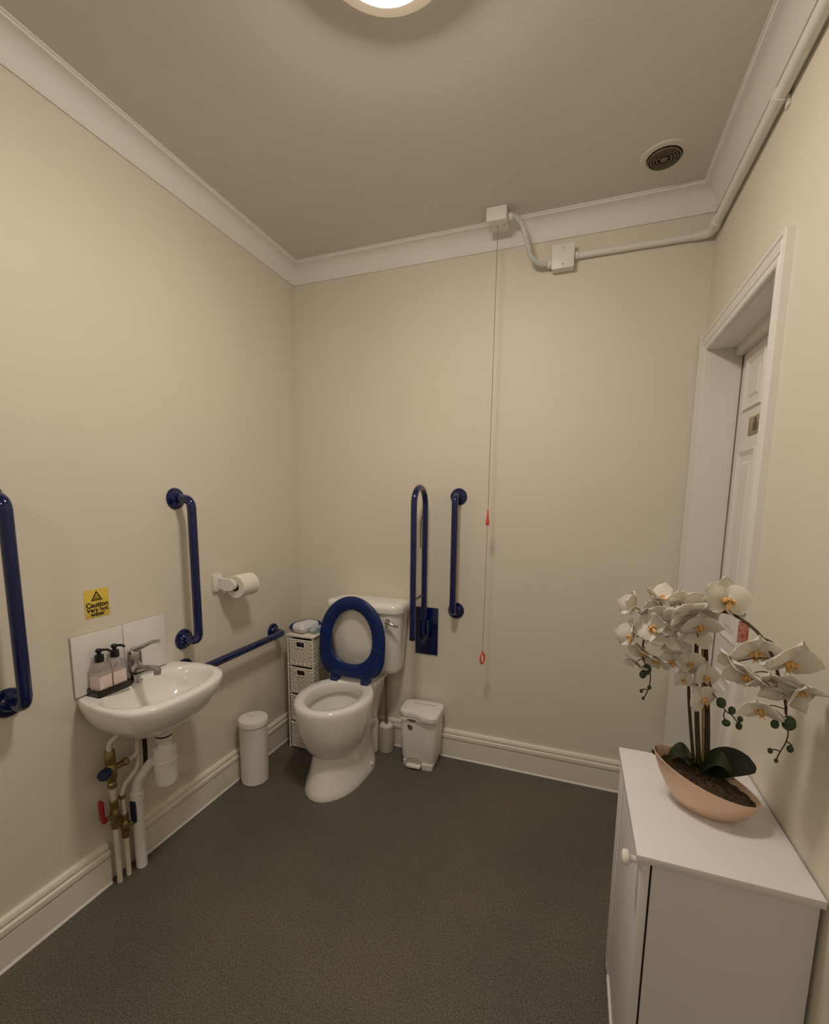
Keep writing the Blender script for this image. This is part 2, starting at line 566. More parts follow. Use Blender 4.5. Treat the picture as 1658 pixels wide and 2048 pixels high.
# ================================================================== ceiling lamps
def lamp(x, y, glow, label):
    L = thing('ceiling_lamp', (x, y, H), label, 'lamp', 'round ceiling lamps')
    part('skirt', MB().lathe([(0.148, 0), (0.163, -0.006), (0.167, -0.024), (0.165, -0.048), (0.156, -0.056), (0.126, -0.057)],
                            (x, y, H), n=48), M['lampbase'], L)
    pr = []
    for i in range(10):
        t = i / 9 * PI / 2
        pr.append((0.127 * math.cos(t), -0.055 - 0.046 * math.sin(t)))
    part('diffuser', MB().lathe(pr, (x, y, H), n=48, cap0=False), glow, L)
    return L


lamp(1.06, -1.195, M['glow'], 'lit round white dome lamp on the ceiling at the top edge')
lamp(1.06, -3.55, M['glow_back'], 'lit round dome lamp on the ceiling behind the photographer')

# ceiling extractor vent
vx, vy = 1.733, -0.242
vt = thing('ceiling_vent', (vx, vy, H), 'round ceiling extractor vent with dark ringed grille', 'vent')
part('rim', MB().lathe([(0.057, -0.001), (0.058, -0.005), (0.062, -0.0055), (0.076, -0.004), (0.080, 0.0)], (vx, vy, H), n=48,
                       cap0=False, cap1=False), M['ceiling'], vt)
part('duct', MB().lathe([(0.059, -0.001), (0.058, 0.0008)], (vx, vy, H - 0.001), n=40), M['ventdark'], vt)
for R in (0.052, 0.043, 0.034, 0.024):
    part('ring', MB().torus((vx, vy, H - 0.009), R, 0.0028, n=40, m=8), M['vent'], vt)
part('hub', MB().lathe([(0.013, 0), (0.012, -0.006), (0.004, -0.008)], (vx, vy, H - 0.006), n=24), M['vent'], vt)
part('spoke', MB().box((vx - 0.05, vy - 0.002, H - 0.007), (vx + 0.05, vy + 0.002, H - 0.004))
     .box((vx - 0.002, vy - 0.05, H - 0.007), (vx + 0.002, vy + 0.05, H - 0.004)), M['vent'], vt)


# ================================================================== electrical: pull cord, boxes, conduit
SX, SY = 1.122, -0.120
pc = thing('emergency_pull_cord', (SX, SY, H), 'white ceiling switch box with long cord, red toggle and red ring', 'pull cord')
part('switch_box', MB().box((SX - 0.043, SY - 0.046, 2.545), (SX + 0.043, SY + 0.044, 2.5995), 0.003), M['plastic'], pc)
for dx in (-0.028, 0.028):
    part('screw', MB().lathe([(0.0035, 0.0), (0.003, -0.002)], (SX + dx, SY - 0.005, 2.5448), n=12), M['beige'], pc)
part('cord_outlet', MB().lathe([(0.005, 0.0), (0.004, -0.004)], (SX, SY, 2.5450), n=12), M['beige'], pc)
part('cord', MB().tube([(SX, SY, 2.546), (SX - 0.001, SY, 1.9), (SX - 0.002, SY, 1.31)], 0.0013, 8), M['cord'], pc)
part('toggle', MB().lathe([(0.002, 0.038), (0.004, 0.034), (0.003, 0.026), (0.005, 0.010), (0.0075, -0.010), (0.009, -0.026),
                           (0.006, -0.033)], (SX - 0.002, SY, 1.292), n=16), M['redcord'], pc)
part('cord', MB().tube([(SX - 0.002, SY, 1.262), (SX - 0.003, SY, 0.95), (SX - 0.005, SY, 0.648)], 0.0012, 8), M['cord'], pc)
rg = MB().torus((SX - 0.005, SY, 0.612), 0.021, 0.0046, axis=(0.93, -0.36, 0), sx=1.2, sy=0.85)
rg.ball((SX - 0.005, SY, 0.645), 0.005, 10, 6)
part('pull_ring', rg, M['redcord'], pc)

JX0, JX1, JZ0, JZ1 = 1.348, 1.438, 2.372, 2.468
jb = thing('junction_box', (1.393, 0, 2.42), 'square white junction box high on the far wall', 'junction box')
part('body', MB().box((JX0, -0.040, JZ0), (JX1, -0.0004, JZ1), 0.003), M['plastic'], jb)
part('cover', MB().box((JX0 - 0.001, -0.046, JZ0 - 0.001), (JX1 + 0.001, -0.040, JZ1 + 0.001), 0.0015), M['plastic'], jb)
for dz in (-0.032, 0.032):
    part('screw', MB().lathe([(0.004, 0), (0.0035, 0.0015)], (1.393, -0.046, 2.42 + dz), (0, -1, 0), 12), M['beige'], jb)

fx = thing('flexible_conduit', (SX + 0.09, -0.09, 2.52), 'grey flexible conduit curving from switch box to junction box', 'conduit')
fpath = spline([(SX + 0.055, -0.118, 2.574), (1.192, -0.118, 2.572), (1.222, -0.114, 2.540), (1.245, -0.100, 2.474),
                (1.262, -0.078, 2.424), (1.292, -0.050, 2.404), (1.334, -0.026, 2.401)], 14)
rad = [0.0105 + 0.0009 * (1 if i % 2 else -1) for i in range(len(fpath))]
part('hose', MB().tube(fpath, rad, 14), M['plastic_grey'], fx)
part('gland', MB().lathe([(0.013, 0), (0.015, 0.003), (0.015, 0.014), (0.0125, 0.020)], (SX + 0.0435, -0.118, 2.574), (1, 0, 0), 16),
     M['plastic'], fx)
part('gland', MB().lathe([(0.0125, 0), (0.015, 0.006), (0.015, 0.017), (0.013, 0.020)], (JX0 - 0.0215, -0.024, 2.401), (1, 0, 0), 16),
     M['plastic'], fx)

cd = thing('rigid_conduit', (W - 0.02, -0.02, 2.42), 'cream rigid conduit along far wall and right wall below the coving', 'conduit')
part('tube', MB().tube([(JX1 + 0.002, -0.0140, 2.425), (W - 0.075, -0.0140, 2.425)], 0.0125, 16), M['trim'], cd)
part('coupling', MB().lathe([(0.0135, 0), (0.016, 0.001), (0.016, 0.014), (0.0135, 0.015)], (JX1 + 0.0015, -0.0165, 2.425), (1, 0, 0), 16),
     M['trim'], cd)
el = rounded([(W - 0.080, -0.017, 2.425), (W - 0.020, -0.019, 2.425), (W - 0.020, -0.080, 2.418)], 0.04, 8)
part('elbow', MB().tube(el, 0.0155, 16), M['trim'], cd)
part('tube', MB().tube([(W - 0.0205, -0.075, 2.418), (W - 0.0205, -2.6, 2.414)], 0.0165, 18), M['trim'], cd)
part('coupling', MB().tube([(W - 0.0215, -0.078, 2.418), (W - 0.0215, -0.125, 2.418)], 0.0205, 18), M['trim'], cd)
for y in (-0.66, -1.30, -2.0):
    part('saddle_clip', MB().tube([(W - 0.0205, y, 2.417), (W - 0.0205, y - 0.020, 2.417)], 0.0195, 18)
         .box((W - 0.006, y - 0.020, 2.384), (W - 0.0004, y, 2.450), 0.001), M['trim'], cd)


# ================================================================== blue grab rails
def flange(parent, c, nrm, R=0.0425):
    c, nrm = Vector(c), Vector(nrm)
    f = part('flange', MB().lathe([(R, 0.0004), (R, 0.004), (R - 0.004, 0.009), (R * 0.62, 0.011), (R * 0.55, 0.016), (0.019, 0.020)],
                                  c, nrm, 36), M['blue'], parent)
    t = Vector((0, 0, 1))
    e = nrm.cross(t)
    for k in range(3):
        a = PI / 2 + k * 2 * PI / 3 + 0.5
        p = c + (t * math.sin(a) + e * math.cos(a)) * R * 0.77 + nrm * 0.0095
        part('screw', MB().lathe([(0.004, -0.001), (0.0035, 0.0018), (0.001, 0.0024)], p, nrm, 10), M['blue'], f)


def grab_rail(p0, p1, nrm, off, label, r=0.0172, bend=0.055):
    p0, p1, nrm = Vector(p0), Vector(p1), Vector(nrm)
    g = thing('grab_rail', p0, label, 'grab rail', 'blue grab rails')
    path = rounded([p0 + nrm * 0.002, p0 + nrm * off, p1 + nrm * off, p1 + nrm * 0.002], bend, 10)
    part('tube', MB().tube(path, r, 20), M['blue'], g)
    flange(g, p0, nrm)
    flange(g, p1, nrm)
    return g


grab_rail((0, -0.840, 1.367), (0, -0.839, 0.788), (1, 0, 0), 0.083, 'vertical blue grab rail on the left wall beside the toilet roll')
grab_rail((0, -1.455, 1.367), (0, -1.455, 0.780), (1, 0, 0), 0.083, 'vertical blue grab rail cut off by the left picture edge')
grab_rail((0, -0.845, 0.662), (0, -0.262, 0.662), (1, 0, 0), 0.072, 'horizontal blue grab rail low on the left wall behind the basin')
grab_rail((0.949, 0, 1.392), (0.949, 0, 0.808), (0, -1, 0), 0.075, 'vertical blue grab rail on the far wall beside the pull cord', r=0.0160)

# drop-down support rail, folded up against the far wall
dr = thing('hinged_support_rail', (0.790, 0, 0.68), 'blue fold-up support rail raised beside the cistern on far wall', 'grab rail')
pl = part('wall_plate', MB().box((0.729, -0.007, 0.553), (0.854, -0.0004, 0.810), 0.002), M['blue'], dr)
for sx in (0.742, 0.841):
    for sz in (0.572, 0.66, 0.72, 0.790):
        part('screw', MB().lathe([(0.005, 0), (0.004, 0.003)], (sx, -0.007, sz), (0, -1, 0), 10), M['blue'], pl)
part('hinge_bracket', MB().box((0.772, -0.075, 0.660), (0.778, -0.006, 0.755), 0.002)
     .box((0.812, -0.075, 0.660), (0.818, -0.006, 0.755), 0.002)
     .box((0.772, -0.026, 0.655), (0.818, -0.006, 0.690), 0.003), M['blue'], dr)
part('hinge_pin', MB().tube([(0.768, -0.058, 0.700), (0.824, -0.058, 0.700)], 0.007, 14), M['blue'], dr)
TX = 0.792
y_in, y_out = -0.060, -0.228
rr = (y_in - y_out) / 2
ztop = 1.434 - rr
pth = [(TX, y_in, 0.682), (TX, y_in, ztop)]
pth += arc((TX, (y_in + y_out) / 2, ztop), (0, 1, 0), (0, 0, 1), rr, 0, PI, 16)[1:]
pth += [(TX, y_out, 0.712)]
part('tube', MB().tube(pth, 0.0148, 18), M['blue'], dr)
part('end_cap', MB().lathe([(0.0156, 0), (0.0156, -0.016), (0.012, -0.019)], (TX, y_out, 0.714), n=18), M['black'], dr)
part('brace', MB().tube([(TX, y_out, 0.892), (TX, y_in, 0.892)], 0.0065, 12), M['blue'], dr)
part('roll_holder_wire', MB().tube(rounded([(TX, y_in - 0.006, 1.135), (TX, y_in - 0.062, 1.140), (TX, y_in - 0.062, 1.268),
                                            (TX, y_in - 0.044, 1.292)], 0.012, 5), 0.0022, 8), M['black'], dr)

# ================================================================== toilet
X0 = 0.460


def egg(a, yf, ym, yb, z, n=56, pw=2.0, xc=X0):
    """closed outline: front half ellipse, rear half super-ellipse"""
    out = []
    for i in range(n):
        t = 2 * PI * i / n
        cx, sy = math.cos(t), math.sin(t)
        if sy <= 0:
            out.append(Vector((xc + a * cx, ym + (ym - yf) * sy, z)))
        else:
            e = 2.0 / pw
            out.append(Vector((xc + a * math.copysign(abs(cx) ** e, cx), ym + (yb - ym) * abs(sy) ** e, z)))
    return out


to = thing('toilet', (X0, -0.35, 0), 'white close-coupled toilet with raised blue seat', 'toilet')
pan = MB()


def foot(af, yf, ar, yr, z, n=14):
    """pedestal outline: rounded front of half-width af, flaring to half-width ar at the rear"""
    ym, out = -0.365, []
    for i in range(n + 1):                       # front arc, right to left
        t = -PI * i / n
        out.append(Vector((X0 + af * math.cos(t), ym + (ym - yf) * math.sin(t), z)))
    side = []
    for f in (0.2, 0.4, 0.6, 0.8, 1.0):
        g = f * f * (3 - 2 * f)
        side.append((af + (ar - af) * g, ym + (-0.26 - ym) * f))
    rear = side + [(ar * 0.97, -0.235), (ar * 0.86, yr + 0.012 - 0.02), (ar * 0.6, yr)]
    out += [Vector((X0 - a, y, z)) for a, y in rear]
    out += [Vector((X0 + a, y, z)) for a, y in reversed(rear)]
    return out


pan.loft([foot(0.139, -0.592, 0.141, -0.185, 0.0), foot(0.140, -0.594, 0.142, -0.185, 0.006), foot(0.134, -0.584, 0.137, -0.185, 0.030),
          foot(0.123, -0.566, 0.127, -0.185, 0.070), foot(0.113, -0.549, 0.117, -0.185, 0.115), foot(0.107, -0.536, 0.110, -0.185, 0.160),
          foot(0.104, -0.526, 0.106, -0.185, 0.205)])
bowl = [egg(0.040, -0.470, -0.40, -0.30, 0.150), egg(0.090, -0.520, -0.40, -0.26, 0.165),
        egg(0.122, -0.556, -0.40, -0.235, 0.195), egg(0.146, -0.582, -0.40, -0.22, 0.235),
        egg(0.163, -0.600, -0.40, -0.205, 0.285), egg(0.174, -0.612, -0.40, -0.195, 0.340),
        egg(0.179, -0.618, -0.40, -0.188, 0.390), egg(0.181, -0.620, -0.40, -0.185, 0.418),
        egg(0.179, -0.618, -0.40, -0.185, 0.432), egg(0.172, -0.611, -0.40, -0.190, 0.440),
         egg(0.134, -0.578, -0.40, -0.232, 0.440), egg(0.127, -0.571, -0.40, -0.240, 0.434),
         egg(0.124, -0.567, -0.40, -0.244, 0.420), egg(0.122, -0.564, -0.40, -0.246, 0.384),
         egg(0.125, -0.567, -0.40, -0.243, 0.380), egg(0.140, -0.584, -0.40, -0.224, 0.382),
         egg(0.140, -0.584, -0.40, -0.224, 0.366), egg(0.122, -0.560, -0.40, -0.240, 0.325),
         egg(0.096, -0.515, -0.40, -0.265, 0.265), egg(0.062, -0.46, -0.39, -0.30, 0.215)]
pan.loft(bowl, True, True)


def rrect(x0, x1, y0, y1, r, z, n=5, bow=0.0):
    out = []
    for (cx, cy, t0) in ((x1 - r, y1 - r, 0), (x0 + r, y1 - r, PI / 2), (x0 + r, y0 + r, PI), (x1 - r, y0 + r, 1.5 * PI)):
        for i in range(n + 1):
            t = t0 + PI / 2 * i / n
            out.append(Vector((cx + r * math.cos(t), cy + r * math.sin(t), z)))
    # extra points along the front edge so that it can bow outwards
    if bow:
        k = 3 * (n + 1)
        a, b = out[k - 1], out[k]
        mid = [a.lerp(b, j / 6) for j in range(1, 6)]
        out = out[:k] + mid + out[k:]
        xm, hw = (x0 + x1) / 2, (x1 - x0) / 2
        for p in out:
            if p.y < (y0 + y1) / 2:
                s = max(0, 1 - ((p.x - xm) / hw) ** 2)
                p.y -= bow * s
    return out


# rear deck that carries the cistern, and the outlet block below it
pan.loft([rrect(X0 - 0.085, X0 + 0.085, -0.23, -0.09, 0.03, 0.17), rrect(X0 - 0.100, X0 + 0.100, -0.225, -0.05, 0.03, 0.32),
          rrect(X0 - 0.118, X0 + 0.118, -0.225, -0.03, 0.03, 0.40), rrect(X0 - 0.128, X0 + 0.128, -0.225, -0.025, 0.03, 0.425),
          rrect(X0 - 0.126, X0 + 0.126, -0.225, -0.027, 0.03, 0.437), rrect(X0 - 0.120, X0 + 0.120, -0.223, -0.033, 0.028, 0.4395)])
part('pan', pan, M['ceramic'], to, sharp=50)
part('water', MB().loft([egg(0.082, -0.493, -0.395, -0.278, 0.2450), egg(0.05, -0.45, -0.395, -0.31, 0.2452)]), M['water'], to)
part('fixing_cap', MB().lathe([(0.008, 0), (0.008, 0.006), (0.004, 0.010)], (X0 + 0.134, -0.275, 0.036), (0.95, -0.1, 0.3), 14), M['plastic'], to)
part('soil_pipe', MB().tube(rounded([(X0 + 0.045, -0.20, 0.20), (X0 + 0.050, -0.10, 0.19), (X0 + 0.050, -0.10, 0.002)], 0.05, 8), 0.042, 20),
     M['plastic'], to)
XC = X0 + 0.033                               # cistern sits a little to the right of the bowl axis
cis = MB()
cis.loft([rrect(XC - 0.150, XC + 0.150, -0.125, -0.030, 0.03, 0.462, bow=0.008),
          rrect(XC - 0.178, XC + 0.178, -0.148, -0.022, 0.04, 0.474, bow=0.014),
          rrect(XC - 0.186, XC + 0.186, -0.158, -0.018, 0.045, 0.500, bow=0.018),
          rrect(XC - 0.198, XC + 0.198, -0.166, -0.016, 0.045, 0.640, bow=0.020),
          rrect(XC - 0.207, XC + 0.207, -0.172, -0.014, 0.045, 0.800, bow=0.022)])
cis.loft([rrect(XC - 0.07, XC + 0.07, -0.13, -0.05, 0.03, 0.436), rrect(XC - 0.07, XC + 0.07, -0.13, -0.05, 0.03, 0.466)])
part('cistern', cis, M['ceramic'], to, sharp=50)
part('cistern_lid', MB().loft([rrect(XC - 0.209, XC + 0.209, -0.174, -0.012, 0.045, 0.799, bow=0.022),
                               rrect(XC - 0.217, XC + 0.217, -0.182, -0.006, 0.048, 0.803, bow=0.023),
                               rrect(XC - 0.219, XC + 0.219, -0.185, -0.004, 0.048, 0.825, bow=0.023),
                               rrect(XC - 0.216, XC + 0.216, -0.182, -0.006, 0.047, 0.838, bow=0.023),
                               rrect(XC - 0.206, XC + 0.206, -0.172, -0.012, 0.042, 0.846, bow=0.022),
                               rrect(XC - 0.17, XC + 0.17, -0.14, -0.03, 0.03, 0.850, bow=0.018)]), M['ceramic'], to, sharp=50)
lv = part('flush_lever', MB().lathe([(0.013, 0), (0.013, 0.006), (0.010, 0.010), (0.007, 0.024)], (XC + 0.148, -0.178, 0.763), (0, -1, 0), 18)
          .tube(spline([(XC + 0.148, -0.204, 0.763), (XC + 0.165, -0.208, 0.762), (XC + 0.190, -0.208, 0.752), (XC + 0.212, -0.207, 0.748)], 5),
                [0.0075 - 0.0001 * i for i in range(16)], 12), M['chrome'], to, 'chrome flush lever')


# seat ring, raised: v runs up the ring from the hinge
def seat_pt(u, v, w):
    lean = math.radians(4.5)
    base = Vector((X0 + 0.002, -0.246, 0.452))
    return base + Vector((u, v * math.sin(lean) - w * math.cos(lean), v * math.cos(lean) + w * math.sin(lean)))


def seat_outline(a, v0, v1, vm, flat, n=64):
    out = []
    for i in range(n):
        t = 2 * PI * i / n
        c_, s_ = math.cos(t), math.sin(t)
        if s_ >= 0:
            out.append((a * c_, vm + (v1 - vm) * s_))
        else:
            e = 2.0 / flat
            out.append((a * math.copysign(abs(c_) ** e, c_), vm - (vm - v0) * abs(s_) ** e))
    return out


so = seat_outline(0.188, 0.010, 0.432, 0.205, 3.6)
si = seat_outline(0.116, 0.082, 0.362, 0.205, 2.2)
mid = lambda f: [((1 - f) * a[0] + f * b[0], (1 - f) * a[1] + f * b[1]) for a, b in zip(so, si)]
st = MB()
prof = [(0.0, 0.000), (0.02, 0.006), (0.10, 0.011), (0.5, 0.012), (0.90, 0.011), (0.98, 0.006), (1.0, 0.0), (0.95, -0.006), (0.5, -0.009), (0.05, -0.006)]
rings = [[seat_pt(u, v, w) for u, v in mid(f)] for f, w in prof]
st.loft(rings + [rings[0]], False, False)
seat = part('seat', st, M['seatblue'], to, 'raised blue seat ring', sharp=50)
for deg in (38, 142, 184, 352, 222, 318):          # moulded seam lines across the underside of the ring
    k = int(round(deg / 360 * len(so))) % len(so)
    a_, b_ = so[k], si[k]
    ps = [seat_pt(a_[0] + (b_[0] - a_[0]) * f, a_[1] + (b_[1] - a_[1]) * f, 0.0118) for f in (0.10, 0.5, 0.90)]
    part('seam', MB().tube(ps, 0.0011, 6), M['navyprint'], seat)
for du in (-0.088, 0.088):
    h = MB().box((X0 + du - 0.022, -0.268, 0.4398), (X0 + du + 0.022, -0.214, 0.462), 0.008, 3)
    h.tube([(X0 + du - 0.024, -0.243, 0.462), (X0 + du + 0.024, -0.243, 0.462)], 0.011, 14)
    part('hinge', h, M['navyprint'], to)

# ================================================================== basin and splashback
BY = -1.083
sp = thing('tile_splashback', (0, BY - 0.02, 0.715), 'two white glazed tiles above the basin', 'tiles')
part('grout', MB().box((0.0004, -1.279, 0.716), (0.004, -0.930, 0.920)), M['grout'], sp)
part('tile', MB().box((0.0005, -1.278, 0.717), (0.0085, -1.1045, 0.9185), 0.0012), M['tile'], sp)
part('tile', MB().box((0.0005, -1.1020, 0.717), (0.0085, -0.931, 0.9185), 0.0012), M['tile'], sp)

half = [(0.0, 0.188), (0.03, 0.199), (0.07, 0.209), (0.12, 0.216), (0.17, 0.2155), (0.215, 0.206), (0.25, 0.189), (0.278, 0.161),
        (0.297, 0.124), (0.308, 0.083), (0.314, 0.042), (0.3155, 0.0)]
lhalf = half[:5] + [(0.218, 0.212), (0.255, 0.200), (0.284, 0.174), (0.301, 0.135), (0.310, 0.090), (0.3148, 0.045), (0.3155, 0.0)]
outl = [(x, -v) for x, v in lhalf] + [(x, v) for x, v in reversed(half[:-1])]


def basin_ring(kx, kv, z, x0=0.0009, xshift=0.0):
    return [Vector((x0 + x * kx + xshift, BY + v * kv, z)) for x, v in outl]


hole_half = [(0.050, 0.0), (0.052, 0.06), (0.058, 0.115), (0.072, 0.155), (0.098, 0.177), (0.135, 0.186), (0.17, 0.184), (0.205, 0.174),
             (0.235, 0.150), (0.256, 0.115), (0.267, 0.07), (0.272, 0.0)]


def hole_ring(k, z, cx=0.150, kx=None):
    kx = kx or k
    # start at the wall side, run round the left, front and right to match outl
    pts = [(x, -v) for x, v in hole_half]
    pts = pts + [(x, v) for x, v in reversed(hole_half[:-1])]
    return [Vector((cx + (x - cx) * kx, BY + v * k, z)) for x, v in pts]


ba = thing('wash_basin', (0, BY, 0.56), 'small white wall-hung wash basin on the left wall', 'wash basin')
bs = MB()
bs.loft([basin_ring(0.40, 0.20, 0.548, xshift=0.055), basin_ring(0.55, 0.40, 0.556, xshift=0.03), basin_ring(0.72, 0.62, 0.576, xshift=0.01),
         basin_ring(0.86, 0.80, 0.606), basin_ring(0.945, 0.915, 0.640), basin_ring(0.985, 0.975, 0.672), basin_ring(1.0, 1.0, 0.696),
         basin_ring(0.998, 0.998, 0.706), basin_ring(0.985, 0.985, 0.711),
         hole_ring(1.06, 0.711), hole_ring(1.02, 0.709), hole_ring(0.985, 0.702), hole_ring(0.94, 0.682), hole_ring(0.86, 0.650),
         hole_ring(0.70, 0.618), hole_ring(0.45, 0.600), hole_ring(0.15, 0.594)], True, True)
part('bowl', bs, M['ceramic'], ba, sharp=60)
part('waste_outlet', MB().lathe([(0.022, 0.001), (0.021, 0.004), (0.014, 0.003), (0.012, -0.001)], (0.155, BY, 0.5945), n=24), M['chrome'], ba)

TY = -1.100
tp = thing('basin_tap', (0.052, TY, 0.711), 'chrome lever mixer tap on the basin', 'tap')
part('body', MB().lathe([(0.021, 0.0003), (0.021, 0.006), (0.017, 0.010), (0.017, 0.036), (0.023, 0.044), (0.024, 0.060), (0.0235, 0.090),
                         (0.0225, 0.112), (0.018, 0.120), (0.006, 0.123)], (0.052, TY, 0.711), n=28), M['chrome'], tp)
part('spout', MB().tube(spline([(0.052, TY, 0.752), (0.085, TY, 0.761), (0.120, TY, 0.770), (0.150, TY, 0.775), (0.166, TY, 0.773)], 6),
                        [0.0195 - 0.0004 * i for i in range(25)], 18)
     .lathe([(0.0095, 0), (0.0115, -0.004), (0.0115, -0.022), (0.009, -0.024)], (0.160, TY, 0.778), n=18), M['chrome'], tp)
lev = MB()
lp = spline([(0.044, TY, 0.828), (0.075, TY, 0.840), (0.115, TY, 0.858), (0.150, TY, 0.873), (0.176, TY, 0.879)], 5)
rings = []
for i, pnt in enumerate(lp):
    f = i / (len(lp) - 1)
    w, h = 0.012 + 0.007 * math.sin(PI * min(1, f * 1.1)) - 0.003 * f, 0.0100 - 0.0040 * f
    rings.append([pnt + Vector((-0.35 * h * math.sin(2 * PI * j / 12), w * 0.8 * math.cos(2 * PI * j / 12), h * math.sin(2 * PI * j / 12)))
                  for j in range(12)])
lev.loft(rings)
part('lever', lev, M['chrome'], tp)

# soap tray with two pump bottles
tr = MB()
tr.box((0.0100, -1.243, 0.7113), (0.0660, -1.128, 0.7150), 0.001)
for (a, b) in (((0.0100, -1.243), (0.0125, -1.128)), ((0.0635, -1.243), (0.0660, -1.128)),
               ((0.0100, -1.243), (0.0660, -1.2405)), ((0.0100, -1.1305), (0.0660, -1.128))):
    tr.box((a[0], a[1], 0.7113), (b[0], b[1], 0.7360), 0.0008)
solo('soap_tray', tr, M['smoke'], (0.038, -1.185, 0.7113), 'dark smoked tray holding two pump bottles on the basin', 'tray')


def pump_bottle(y, label, ang):
    x = 0.038
    R = Matrix.Rotation(ang, 3, 'Z')
    z0 = 0.7153
    b = thing('pump_bottle', (x, y, z0), label, 'soap bottle', 'pump bottles in the tray')
    h = 0.0225

    def sq(k, z, r):
        return [Vector((x, y, 0)) + R @ Vector((p.x, p.y, 0)) + Vector((0, 0, z)) for p in rrect(-k, k, -k, k, r, 0)]
    part('bottle', MB().loft([sq(h - 0.002, z0, 0.004), sq(h, z0 + 0.002, 0.004), sq(h, z0 + 0.092, 0.004), sq(h - 0.003, z0 + 0.098, 0.005),
                              sq(0.014, z0 + 0.103, 0.010), sq(0.0115, z0 + 0.106, 0.010), sq(0.0115, z0 + 0.112, 0.010)]), M['clear'], b)
    part('label_wrap', MB().loft([sq(h + 0.0006, z0 + 0.004, 0.004), sq(h + 0.0006, z0 + 0.064, 0.004)], True, True), M['pinklabel'], b)
    pr = MB()
    for k, zz in ((0.006, 0.036), (0.010, 0.030), (0.012, 0.022), (0.010, 0.018)):
        pr.add([Vector((x, y, 0)) + R @ Vector((h + 0.0008, u, 0)) + Vector((0, 0, z0 + zz + dz)) for u, dz in
                ((-k, 0), (k, 0), (k, 0.0014), (-k, 0.0014))], [(0, 1, 2, 3)])
    part('print', pr, M['beige'], b)
    part('collar', MB().lathe([(0.0135, 0.110), (0.0140, 0.112), (0.0135, 0.132), (0.011, 0.134), (0.006, 0.135), (0.006, 0.142)],
                              (x, y, z0), n=20), M['black'], b)
    ph = MB().lathe([(0.0075, 0.141), (0.010, 0.144), (0.010, 0.150), (0.006, 0.154)], (x, y, z0), n=18)
    d = R @ Vector((0.75, 0.66, 0))
    c0 = Vector((x, y, z0 + 0.1485))
    ph.tube([c0, c0 + d * 0.018, c0 + d * 0.027 + Vector((0, 0, -0.002)), c0 + d * 0.031 + Vector((0, 0, -0.008))], 0.0042, 10)
    part('pump', ph, M['black'], b)


pump_bottle(-1.213, 'pink-labelled pump bottle in the tray, the one nearer the tray end', 0.10)
pump_bottle(-1.160, 'pink-labelled pump bottle in the tray, the one beside the tap', -0.05)

# caution sticker
stk = thing('caution_sticker', (0, -1.180, 1.015), 'yellow caution very hot water sticker on wall above the basin', 'sticker')
part('sheet', MB().box((0.0003, -1.2215, 0.966), (0.0011, -1.1385, 1.0630), 0.0003), M['yellow'], stk)
place = lambda zc: (lambda u, v, w: Vector((0.00115 + w, -1.180 + u, zc + v)))
part('lettering', text_mb('Caution', 0.0232, place(1.0020), bold=0.0008), M['ink'], stk)
part('lettering', text_mb('Very hot', 0.0200, place(0.9860), bold=0.0006), M['ink'], stk)
part('lettering', text_mb('water', 0.0200, place(0.9715), bold=0.0006), M['ink'], stk)
tri = MB()
cy_, zb, zt, hw = -1.180, 1.0235, 1.0570, 0.0195
o3 = [(-hw, zb), (hw, zb), (0, zt)]
i3 = [(-hw + 0.0065, zb + 0.0035), (hw - 0.0065, zb + 0.0035), (0, zt - 0.0075)]
vv = [Vector((x, cy_ + u, z)) for x in (0.00112, 0.0015) for (u, z) in o3 + i3]
ff = []
for k in range(3):
    a, b = k, (k + 1) % 3
    ff += [(a, b, 3 + b, 3 + a), (6 + a, 6 + b, 9 + b, 9 + a), (a, b, 6 + b, 6 + a), (3 + a, 3 + b, 9 + b, 9 + a)]
tri.add(vv, ff)
for k in (-1, 0, 1):                                   # hot-water waves over a hand bar
    tri.tube([(0.0014, cy_ + k * 0.0045 + 0.001 * math.sin(j * 1.3), 1.0320 + j * 0.0022) for j in range(6)], 0.0007, 6)
tri.box((0.00112, cy_ - 0.010, 1.0285), (0.0016, cy_ + 0.010, 1.0312), 0.0004)
part('warning_triangle', tri, M['ink'], stk)

# ================================================================== plumbing below the basin
wt = thing('basin_waste_trap', (0.160, -1.100, 0.33), 'white plastic bottle trap and waste pipe under the basin', 'waste trap')
tx, ty = 0.160, -1.092
part('flange', MB().lathe([(0.020, 0.552), (0.034, 0.551), (0.034, 0.538), (0.030, 0.532)], (tx, ty, 0), n=28), M['ceramic'], wt)
part('washer', MB().lathe([(0.027, 0.533), (0.027, 0.523)], (tx, ty, 0), n=28), M['gap'], wt)
part('nut', MB().lathe([(0.027, 0.524), (0.029, 0.520), (0.026, 0.506), (0.022, 0.503), (0.022, 0.494), (0.025, 0.492), (0.024, 0.478)],
                       (tx, ty, 0), n=28), M['plastic'], wt)
part('bottle', MB().lathe([(0.034, 0.484), (0.037, 0.482), (0.0375, 0.440), (0.040, 0.438), (0.040, 0.426), (0.037, 0.424), (0.0375, 0.410),
                           (0.0365, 0.360), (0.034, 0.347), (0.030, 0.345)], (tx, ty, 0), n=32), M['plastic'], wt)
part('outlet_pipe', MB().tube(rounded([(tx - 0.02, ty, 0.420), (0.105, -1.098, 0.418), (0.058, -1.122, 0.345), (0.052, -1.128, 0.300),
                                       (0.050, -1.128, 0.002)], 0.045, 8), 0.0185, 20), M['plastic'], wt)
part('coupling', MB().lathe([(0.020, 0.262), (0.0225, 0.265), (0.0225, 0.300), (0.020, 0.303)], (0.0515, -1.128, 0), n=24), M['plastic'], wt)

